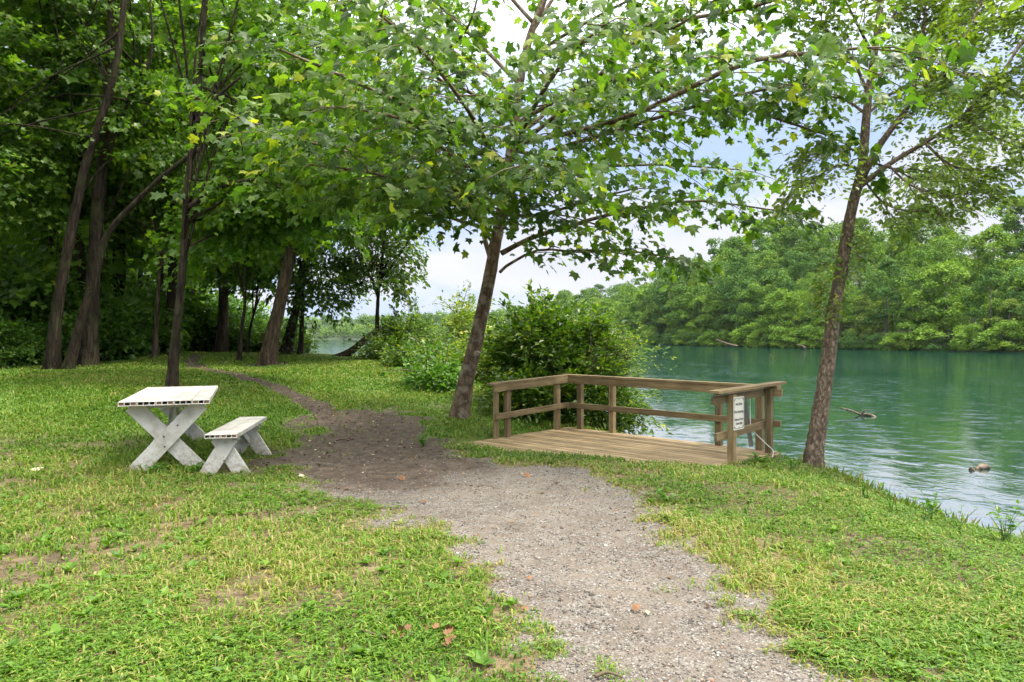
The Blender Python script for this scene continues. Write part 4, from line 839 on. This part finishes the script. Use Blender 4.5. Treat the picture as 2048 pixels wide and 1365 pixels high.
# the wood beyond the bend, too far to count
ff = MB(); g = np.random.default_rng(9); s = cl[8] - 60; 
while s < cl[-1] - 2200:
    for off in (10, 30, 60, 100):
        p = fpt(s + g.uniform(-6, 6), off + g.uniform(-8, 8)); z = gz1(p[0], p[1]); H = g.uniform(13, 21); n = 230
        u = nrm(g.normal(0, 1, (n, 3))); u[:, 2] = np.abs(u[:, 2]) * 1.0; q = A(p[0], p[1], z + H * .42) + u * A(6, 6, H * .55) * (.7 + .4 * g.random((n, 1))); q[:, 2] -= g.random(n) ** 2 * H * .4
        add_leaves(ff, q, g.normal(0, 1, (n, 3)), u + g.normal(0, .4, (n, 3)) + A(0, 0, .4), 2.6 * np.exp(g.normal(0, .2, n)), DIA, np.clip(g.random() * .7 + g.random(n) * .3, 0, 1))
    s += 9 if s < cl[9] + 200 else 14
tag(ff.build('far_forest', FAR[0]), 'wooded hills beyond the river bend', None, None, 'stuff')
# our own bank further down, seen through the trunks
ff = MB()
for k in range(120):
    s_ = g.uniform(0, 1); x0 = -20 + (-110 + 20) * s_; y0 = 48 + (205 - 48) * s_; x = x0 - g.uniform(6, 70); y = y0 + g.uniform(-10, 10); z = gz1(x, y); H = g.uniform(11, 18); n = 260
    u = nrm(g.normal(0, 1, (n, 3))); q = A(x, y, z + H * .52) + u * A(4.5, 4.5, H * .5) * (.6 + .4 * g.random((n, 1))); add_leaves(ff, q, g.normal(0, 1, (n, 3)), u + g.normal(0, .5, (n, 3)) + A(0, 0, .4), .9 * np.exp(g.normal(0, .2, n)), DIA)
tag(ff.build('distant_wood', M['forest']), 'dense wood further down the near bank', None, None, 'stuff')

# ------------------------------------------------------------------ things in the river
dw = MB(); zq = WZ
dw.tube(spline([P(1680, 816, 29.5), P(1705, 823, 29.3), P(1722, 830, 29.2), P(1740, 830, 29), P(1756, 840, 28.6), P(1766, 850, 28.3)], 18), np.linspace(.03, .085, 18), 8, rough=.1)
dw.tube(spline([P(1722, 830, 29.2), P(1728, 822, 29.1), P(1731, 820, 29.1)], 6), np.linspace(.05, .02, 6), 6)
dw.tube(spline([P(1700, 824, 29.3), P(1694, 819, 29.2), P(1688, 820, 29.2)], 6), np.linspace(.03, .012, 6), 6)
tag(dw.build('driftwood_branch', M['drift'], None, True), 'twisted driftwood branch sticking out of the river right of the bank tree', 'driftwood')
rk = MB()
rk.tube(spline([P(1950, 941, 17.3), P(1962, 936, 17.35), P(1972, 934, 17.4), P(1980, 940, 17.4)], 10), [.03, .06, .07, .08, .08, .08, .07, .06, .05, .02], 10, rough=.12)
tag(rk.build('river_snag', M['drift'], None, True), 'low brown snag just breaking the water near the right bank', 'driftwood')
rk = MB(); rk.tube(spline([P(1938, 938, 17.2), P(1943, 939, 17.2), P(1949, 944, 17.1)], 6), [.02, .05, .06, .05, .05, .02], 8, rough=.15)
tag(rk.build('floating_wood', M['drift'], None, True), 'small lump of wood afloat left of the low brown snag', 'driftwood')
def bank_log(rows, r, lab):
    m_ = MB(); m_.tube(spline(pxline(rows), 10), np.linspace(r, r * .4, 10), 7, rough=.06); tag(m_.build('bank_log', M['drift'], None, True), lab, 'log')
bank_log([(1475, 693, 190), (1455, 688, 191), (1432, 679, 193)], .35, 'pale bare log sloping into the river on the far bank left of the bank tree')
bank_log([(1612, 697, 185), (1604, 692, 186), (1592, 690, 188)], .28, 'short bare log lying at the far waterline just left of the bank tree')
bank_log([(1544, 718, 105), (1541, 712, 105), (1537, 708, 105)], .10, 'thin snag poking out of mid river left of the bank tree')

# ------------------------------------------------------------------ grass
N = 360000
Y = np.exp(rng.uniform(math.log(2.3), math.log(31), N)); X = rng.uniform(-.86, .86, N) * Y
Yf = np.sqrt(rng.uniform(7.5 ** 2, 26 ** 2, 260000)); Xf = rng.uniform(-.72, .40, 260000) * Yf; X = np.concatenate([X, Xf]); Y = np.concatenate([Y, Yf])
extra = 26000                                                     # the tufted brink of the bank and round the table legs
ex = rng.uniform(3.2, 5.6, extra); ey = rng.uniform(3, 10.5, extra); X = np.concatenate([X, ex]); Y = np.concatenate([Y, ey])
tg = rng.normal(0, 1, (5000, 2)) * A(.42, .75) + A(-4.35, 9.1); X = np.concatenate([X, tg[:, 0]]); Y = np.concatenate([Y, tg[:, 1]]); istab = np.zeros(len(X), bool); istab[-5000:] = True
sL = poly_sd(X, Y, LAND); gmk, dmk = masks(X, Y); dkd = poly_sd(X, Y, DECKVIS)
patch = fbm(X * .7, Y * .7, 55, 4); fine = fbm(X * 3.1, Y * 3.1, 66, 3)
keep = (sL > -.45) & (dkd < -.03) & (rng.random(len(X)) > np.maximum(sstep(.12, 1.0, gmk) * 1.01, sstep(.1, .62, dmk) * .985)) & (rng.random(len(X)) < np.clip(-.25 + 2.0 * fine + .35 * (Y > 9), .05, 1)) & ((Y < 24) | (X > -13))
keep &= ~((Y > 19.5) & (X < -.56 * Y))
X, Y, patch, fine, istab, sL, gmk = X[keep], Y[keep], patch[keep], fine[keep], istab[keep], sL[keep], gmk[keep]
Z = gz(X, Y) - .005; n = len(X); print('blades', n)
hgt = (.030 + .055 * rng.random(n) ** 1.5) * (.6 + 1.0 * patch) * (1 + np.clip(Y - 5, 0, 25) * .012); hgt = np.where(istab, hgt * 1.9, hgt); hgt *= 1 + .8 * sstep(.55, .0, sL) * (rng.random(n) > .5)
hgt *= np.where(gmk > .15, .65, 1)
wid = (.0024 + .0050 * rng.random(n) ** 2) * (1 + np.clip(Y - 3, 0, 40) * .11)
az = rng.uniform(0, 6.283, n); ln = rng.uniform(.3, 1.6, n); hd = np.stack([np.cos(az), np.sin(az), 0 * az], 1); sd_ = np.stack([-np.sin(az), np.cos(az), 0 * az], 1)
up = A(0, 0, 1); p0 = np.stack([X, Y, Z], 1)
pm = p0 + hd * (hgt * ln * .35)[:, None] + up * (hgt * .62)[:, None]; pt = p0 + hd * (hgt * ln * 1.05)[:, None] + up * (hgt * (1 - .42 * ln))[:, None]
V = np.stack([p0 - sd_ * wid[:, None], p0 + sd_ * wid[:, None], pm + sd_ * (wid * .8)[:, None], pm - sd_ * (wid * .8)[:, None], pt], 1).reshape(-1, 3)
kk = np.arange(n)[:, None] * 5
dry = np.where(Y < 9, .03 + .20 * sstep(.42, .66, fbm(X * .45 + 3, Y * .45, 88, 3)), 0) + .15 * (gmk > .1)
rr = np.clip(rng.random(n) * .85 + (patch - .5) * .6 + dry + .10 * sstep(11, 15, Y), 0, .90); rr = np.where(rng.random(n) < .02 + dry * .30, rng.uniform(.86, 1, n), rr)  # farther lawn blades tinted brighter, sunlight put into their colour
gb_ = MB(); gb_.add(V, [kk + np.array([0, 1, 2, 3]), kk + np.array([3, 2, 4])], np.repeat(rr, 5))
# clover and plantain leaves among the blades
n2 = 85000; Y2 = np.exp(rng.uniform(math.log(2.3), math.log(16), n2)); X2 = rng.uniform(-.86, .86, n2) * Y2
g2, d2 = masks(X2, Y2); cl_ = fbm(X2 * .6, Y2 * .6, 99, 4); k2 = (poly_sd(X2, Y2, LAND) > -.2) & (poly_sd(X2, Y2, DECKVIS) < -.05) & (g2 < .4) & (d2 < .5) & (cl_ + rng.normal(0, .08, n2) > np.where(X2 > .6, .45, .54))
X2, Y2 = X2[k2], Y2[k2]; m2 = len(X2); pz = np.stack([X2, Y2, gz(X2, Y2) + rng.uniform(.012, .05, m2)], 1); a2 = rng.uniform(0, 6.283, m2)
for q in range(3):
    aa = a2 + q * 2.1; add_leaves(gb_, pz, np.stack([np.cos(aa), np.sin(aa), np.full(m2, .1)], 1), rng.normal(0, .3, (m2, 3)) + up, (.013 + .014 * rng.random(m2)) * (1 + np.clip(Y2 - 4, 0, 9) * .06), OVAL, np.clip(rng.normal(.30, .18, m2), 0, .75))
n3 = 420; X3 = rng.uniform(-.8, .85, n3); Y3 = np.exp(rng.uniform(math.log(2.5), math.log(9), n3)); X3 = X3 * Y3; g3, d3 = masks(X3, Y3); k3 = (g3 < .2) & (d3 < .4) & (poly_sd(X3, Y3, LAND) > 0) & (poly_sd(X3, Y3, DECKVIS) < -.1); X3, Y3 = X3[k3], Y3[k3]
for q in range(6):
    aa = q * 1.05 + rng.uniform(-.4, .4, len(X3)) + X3 * 9; add_leaves(gb_, np.stack([X3, Y3, gz(X3, Y3) + .015], 1), np.stack([np.cos(aa), np.sin(aa), rng.uniform(.1, .9, len(X3))], 1), rng.normal(0, .25, (len(X3), 3)) + up, .045 + .04 * rng.random(len(X3)), OVAL, np.clip(rng.normal(.32, .12, len(X3)), 0, .7))
n4 = 480; e4 = np.array(EDGE[2:9], float); s4 = rng.uniform(0, len(e4) - 1.001, n4); i4 = s4.astype(int); f4 = (s4 - i4)[:, None]; q4 = e4[i4] * (1 - f4) + e4[i4 + 1] * f4 + rng.normal(0, .12, (n4, 2)) - A(.12, .06)
for q in range(5):                        # long seeding grass on the brink
    a4 = rng.uniform(0, 6.28, n4); add_leaves(gb_, np.stack([q4[:, 0] + (j4 := rng.normal(0, .035, (2, n4)))[0], q4[:, 1] + j4[1], gz(q4[:, 0], q4[:, 1])], 1), np.stack([np.cos(a4) * .4, np.sin(a4) * .4, np.ones(n4)], 1), rng.normal(0, 1, (n4, 3)), rng.uniform(.06, .22, n4) * (rng.random(n4) ** .7), tmpl_diamond(.022), np.clip(rng.normal(.68, .15, n4), 0, .95))
go = gb_.build('grass', M['grass']); tag(go, 'grass and clover covering the bank', None, None, 'stuff')

# ------------------------------------------------------------------ gravel
def rock_t():
    p = (1 + 5 ** .5) / 2; v = nrm(np.array([(-1, p, 0), (1, p, 0), (-1, -p, 0), (1, -p, 0), (0, -1, p), (0, 1, p), (0, -1, -p), (0, 1, -p), (p, 0, -1), (p, 0, 1), (-p, 0, -1), (-p, 0, 1)], float))
    f = np.array([(0, 11, 5), (0, 5, 1), (0, 1, 7), (0, 7, 10), (0, 10, 11), (1, 5, 9), (5, 11, 4), (11, 10, 2), (10, 7, 6), (7, 1, 8), (3, 9, 4), (3, 4, 2), (3, 2, 6), (3, 6, 8), (3, 8, 9), (4, 9, 5), (2, 4, 11), (6, 2, 10), (8, 6, 7), (9, 8, 1)]); return v, f
rv, rf = rock_t(); n = 80000; Y = np.exp(rng.uniform(math.log(2.3), math.log(9.5), n)); X = rng.uniform(-.45, .8, n) * Y
gk, dk_ = masks(X, Y); k = (rng.random(n) < gk * np.clip(1.1 - 1.0 * dk_, .22, 1)) & (rng.random(n) < np.clip(.1 + 1.6 * fbm(X * 1.2, Y * 1.2, 31, 4), 0, 1)) & (poly_sd(X, Y, DECKVIS) < -.1); X, Y = X[k], Y[k]; n = len(X); print('stones', n)
sz = .0031 * np.exp(np.abs(rng.normal(0, .42, n))) * (1 + .05 * np.clip(Y - 3, 0, 9)); az = rng.uniform(0, 6.283, n); ca, sa = np.cos(az), np.sin(az)
loc = rv[None] * (1 + rng.normal(0, .16, (n, 12, 1))) * (A(1.25, .95, .62) * np.exp(rng.normal(0, .18, (n, 3))))[:, None, :] * sz[:, None, None]
V = np.stack([loc[..., 0] * ca[:, None] - loc[..., 1] * sa[:, None] + X[:, None], loc[..., 0] * sa[:, None] + loc[..., 1] * ca[:, None] + Y[:, None], loc[..., 2] + (gz(X, Y) + sz * .25)[:, None]], 2)
st_ = MB(); st_.add(V.reshape(-1, 3), [(rf[None] + (np.arange(n) * 12)[:, None, None]).reshape(-1, 3)], np.repeat(rng.random(n), 12)); tag(st_.build('gravel', M['stone']), 'grey gravel on the path', None, None, 'stuff')

# leaf litter on the bare earth and the path
n = 9000; X = np.concatenate([rng.uniform(-4.5, 2.2, 5000), rng.uniform(-14, -2, 4000)]); Y = np.concatenate([rng.uniform(2.6, 13.5, 5000), rng.uniform(11, 24, 4000)])
gk, dk_ = masks(X, Y); k = (np.maximum(gk * .12, dk_) > rng.random(n)) & (poly_sd(X, Y, DECKVIS) < -.1); X, Y = X[k], Y[k]; n = len(X); lt = MB()
a_ = rng.uniform(0, 6.28, n); add_leaves(lt, np.stack([X, Y, gz(X, Y) + .008], 1), np.stack([np.cos(a_), np.sin(a_), rng.uniform(-.1, .35, n)], 1), rng.normal(0, .35, (n, 3)) + A(0, 0, 1), rng.uniform(.012, .045, n) * (1 + .03 * Y), DIA, rng.random(n))
M['litter'] = leaf_mat('leaf_litter', [(0, (.05, .032, .02)), (.5, (.12, .075, .042)), (.85, (.24, .17, .10)), (1, (.42, .36, .24))], .1, .8, (1, 1, 1), .15)
tag(lt.build('leaf_litter', M['litter']), 'dry leaf litter on the bare earth', None, None, 'stuff')
# ------------------------------------------------------------------ fallen leaves, sticks, weeds
def on_ground(px, py):
    Y = 6.0
    for _ in range(30):
        x = (px - 1024) / F * Y; z = gz1(x, Y); Y = .5 * Y + .5 * (CZ - z) * F / (py - HY)
    return A((px - 1024) / F * Y, Y, gz1((px - 1024) / F * Y, Y))
def dead_leaf(px, py, size, mtl, label, T=LOBED):
    p = on_ground(px, py); b = MB(); a = rng.uniform(0, 6.28); v, f, k = leaf_verts((p + A(0, 0, .02))[None], np.array([[math.cos(a), math.sin(a), .25]]), np.array([[rng.normal(0, .3), -.5, 1.0]]), size, T); b.add(v, f)
    tag(b.build('fallen_leaf', M[mtl]), label, 'leaf', 'fallen leaves')
for px, py, s, mt, lab in [(66, 945, .14, 'paleleaf', 'large pale dry leaf on the grass left of the picnic table'), (158, 1058, .07, 'deadleaf', 'orange brown leaf in the grass below the picnic table'), (810, 960, .09, 'deadleaf', 'tan leaf on the gravel right of the bench'),
        (610, 955, .10, 'paleleaf', 'pale dry leaf on the earth just right of the bench'), (1060, 955, .08, 'deadleaf', 'curled brown leaf on the gravel in front of the deck'), (845, 1008, .06, 'deadleaf', 'small brown leaf on the gravel at the grass edge'), (1063, 1162, .035, 'deadleaf', 'small rust red leaf in the middle of the gravel path'),
        (1055, 1225, .04, 'deadleaf', 'orange leaf on the gravel beside the left grass'), (1265, 1222, .05, 'deadleaf', 'long brown leaf lying on the right of the gravel'), (690, 980, .06, 'deadleaf', 'tan leaf at the corner of grass and dark earth')]:
    dead_leaf(px, py, s, mt, lab)
p = on_ground(880, 1285); b = MB()
for k in range(9):
    a = rng.uniform(0, 6.28); v, f, q = leaf_verts((p + A(rng.normal(0, .05), rng.normal(0, .04), .02 + .03 * rng.random()))[None], np.array([[math.cos(a), math.sin(a), .4]]), rng.normal(0, .7, (1, 3)) + up * .7, .038, LOBED); b.add(v, f)
tag(b.build('leaf_cluster', M['deadleaf']), 'cluster of curled brown leaves in the grass left of the gravel', 'leaves')
p = on_ground(797, 1280); b = MB()
for k in range(5):
    a = rng.uniform(0, 6.28); v, f, q = leaf_verts((p + A(rng.normal(0, .035), rng.normal(0, .03), .02 + .03 * rng.random()))[None], np.array([[math.cos(a), math.sin(a), .4]]), rng.normal(0, .7, (1, 3)) + up * .7, .034, LOBED); b.add(v, f)
tag(b.build('leaf_cluster', M['deadleaf']), 'small curled brown leaves on the end of a stick in the grass', 'leaves')
def stick(rows, r, lab):
    q = np.array([on_ground(*w) + A(0, 0, .02 + .01 * (i % 2)) for i, w in enumerate(rows)]); b = MB(); b.tube(spline(q, 12), np.linspace(r, r * .5, 12), 6, rough=.1); tag(b.build('stick', M['twig'], None, True), lab, 'stick')
stick([(720, 1268), (750, 1280), (790, 1286), (830, 1278)], .007, 'thin dark stick in the grass beside brown leaf clusters')
stick([(160, 1334), (185, 1325), (212, 1312)], .007, 'short dark stick in the grass at the bottom left')
stick([(672, 884), (685, 882), (698, 884)], .012, 'short stick on the dark earth right of the bench')
stick([(1190, 1362), (1215, 1358), (1245, 1363)], .008, 'dark twig on the gravel at the bottom edge')
def weed(px, py, h, n, lab, size=.05):
    p = on_ground(px, py); t = thing('bank_weed', lab, 'plant', p, 0, 'weeds on the bank edge'); tw, lf = MB(), MB()
    for k in range(n):
        e = A(rng.normal(0, .10), rng.normal(0, .06), h * rng.uniform(.55, 1)); q = spline([A(rng.normal(0, .03), rng.normal(0, .03), -.02), e * A(.4, .4, .55), e], 8); tw.tube(q, np.linspace(.004, .0015, 8), 4)
        m = 9; pp = q[rng.integers(2, 8, m)]; add_leaves(lf, pp, rng.normal(0, 1, (m, 3)) * A(1, 1, .3) + A(0, 0, .35), rng.normal(0, .3, (m, 3)) + up, size * np.exp(rng.normal(0, .3, m)), OVAL)
    tw.build('stem', M['weed'], t, True); lf.build('leaves', M['weed'], t)
weed(1862, 1046, .36, 4, 'upright leafy weed on the grass brink right of the bank tree', .06); weed(1785, 1028, .30, 5, 'spindly weed on the grass brink nearest the bank tree', .03); weed(2010, 1090, .36, 8, 'tall weedy clump at the right end of the grass brink', .045); weed(1725, 1003, .24, 7, 'short grassy weed between the bank tree and the spindly weed', .025)
weed(1450, 932, .16, 10, 'bushy green tuft at the foot of the sign post', .05); weed(1520, 930, .15, 8, 'leafy tuft under the right end post of the deck', .05); weed(1915, 1066, .24, 6, 'low weed right of the upright leafy weed', .03); weed(1585, 946, .2, 6, 'small weed between the deck and the bank tree', .03)
weed(320, 948, .14, 10, 'clump of weeds at the near leg of the picnic table', .035); weed(390, 948, .12, 9, 'weeds between the table leg and the bench leg', .035); weed(1330, 1003, .12, 7, 'green weed tuft on the right edge of the gravel', .04); weed(845, 893, .16, 8, 'grassy tuft at the edge of dark earth near the leaning trunk', .04)

# ------------------------------------------------------------------ air
m, t, N, Lk, out = mat('haze_air'); pv = N('ShaderNodeVolumePrincipled'); pv.inputs['Color'].default_value = (.80, .90, 1, 1); pv.inputs['Density'].default_value = .00004; pv.inputs['Anisotropy'].default_value = .3; Lk(pv.outputs[0], out.inputs['Volume'])
hx0, hx1, hy0, hy1, hz0, hz1 = -5200, 5200, -3200, 5200, -8, 90
hm = mesh_data('haze', [(x, y, z) for z in (hz0, hz1) for x, y in ((hx0, hy0), (hx1, hy0), (hx1, hy1), (hx0, hy1))], [np.array([[3, 2, 1, 0], [4, 5, 6, 7], [0, 1, 5, 4], [1, 2, 6, 5], [2, 3, 7, 6], [3, 0, 4, 7]])]); hm.materials.append(m)
tag(link('haze', hm), None, None, None, 'stuff')
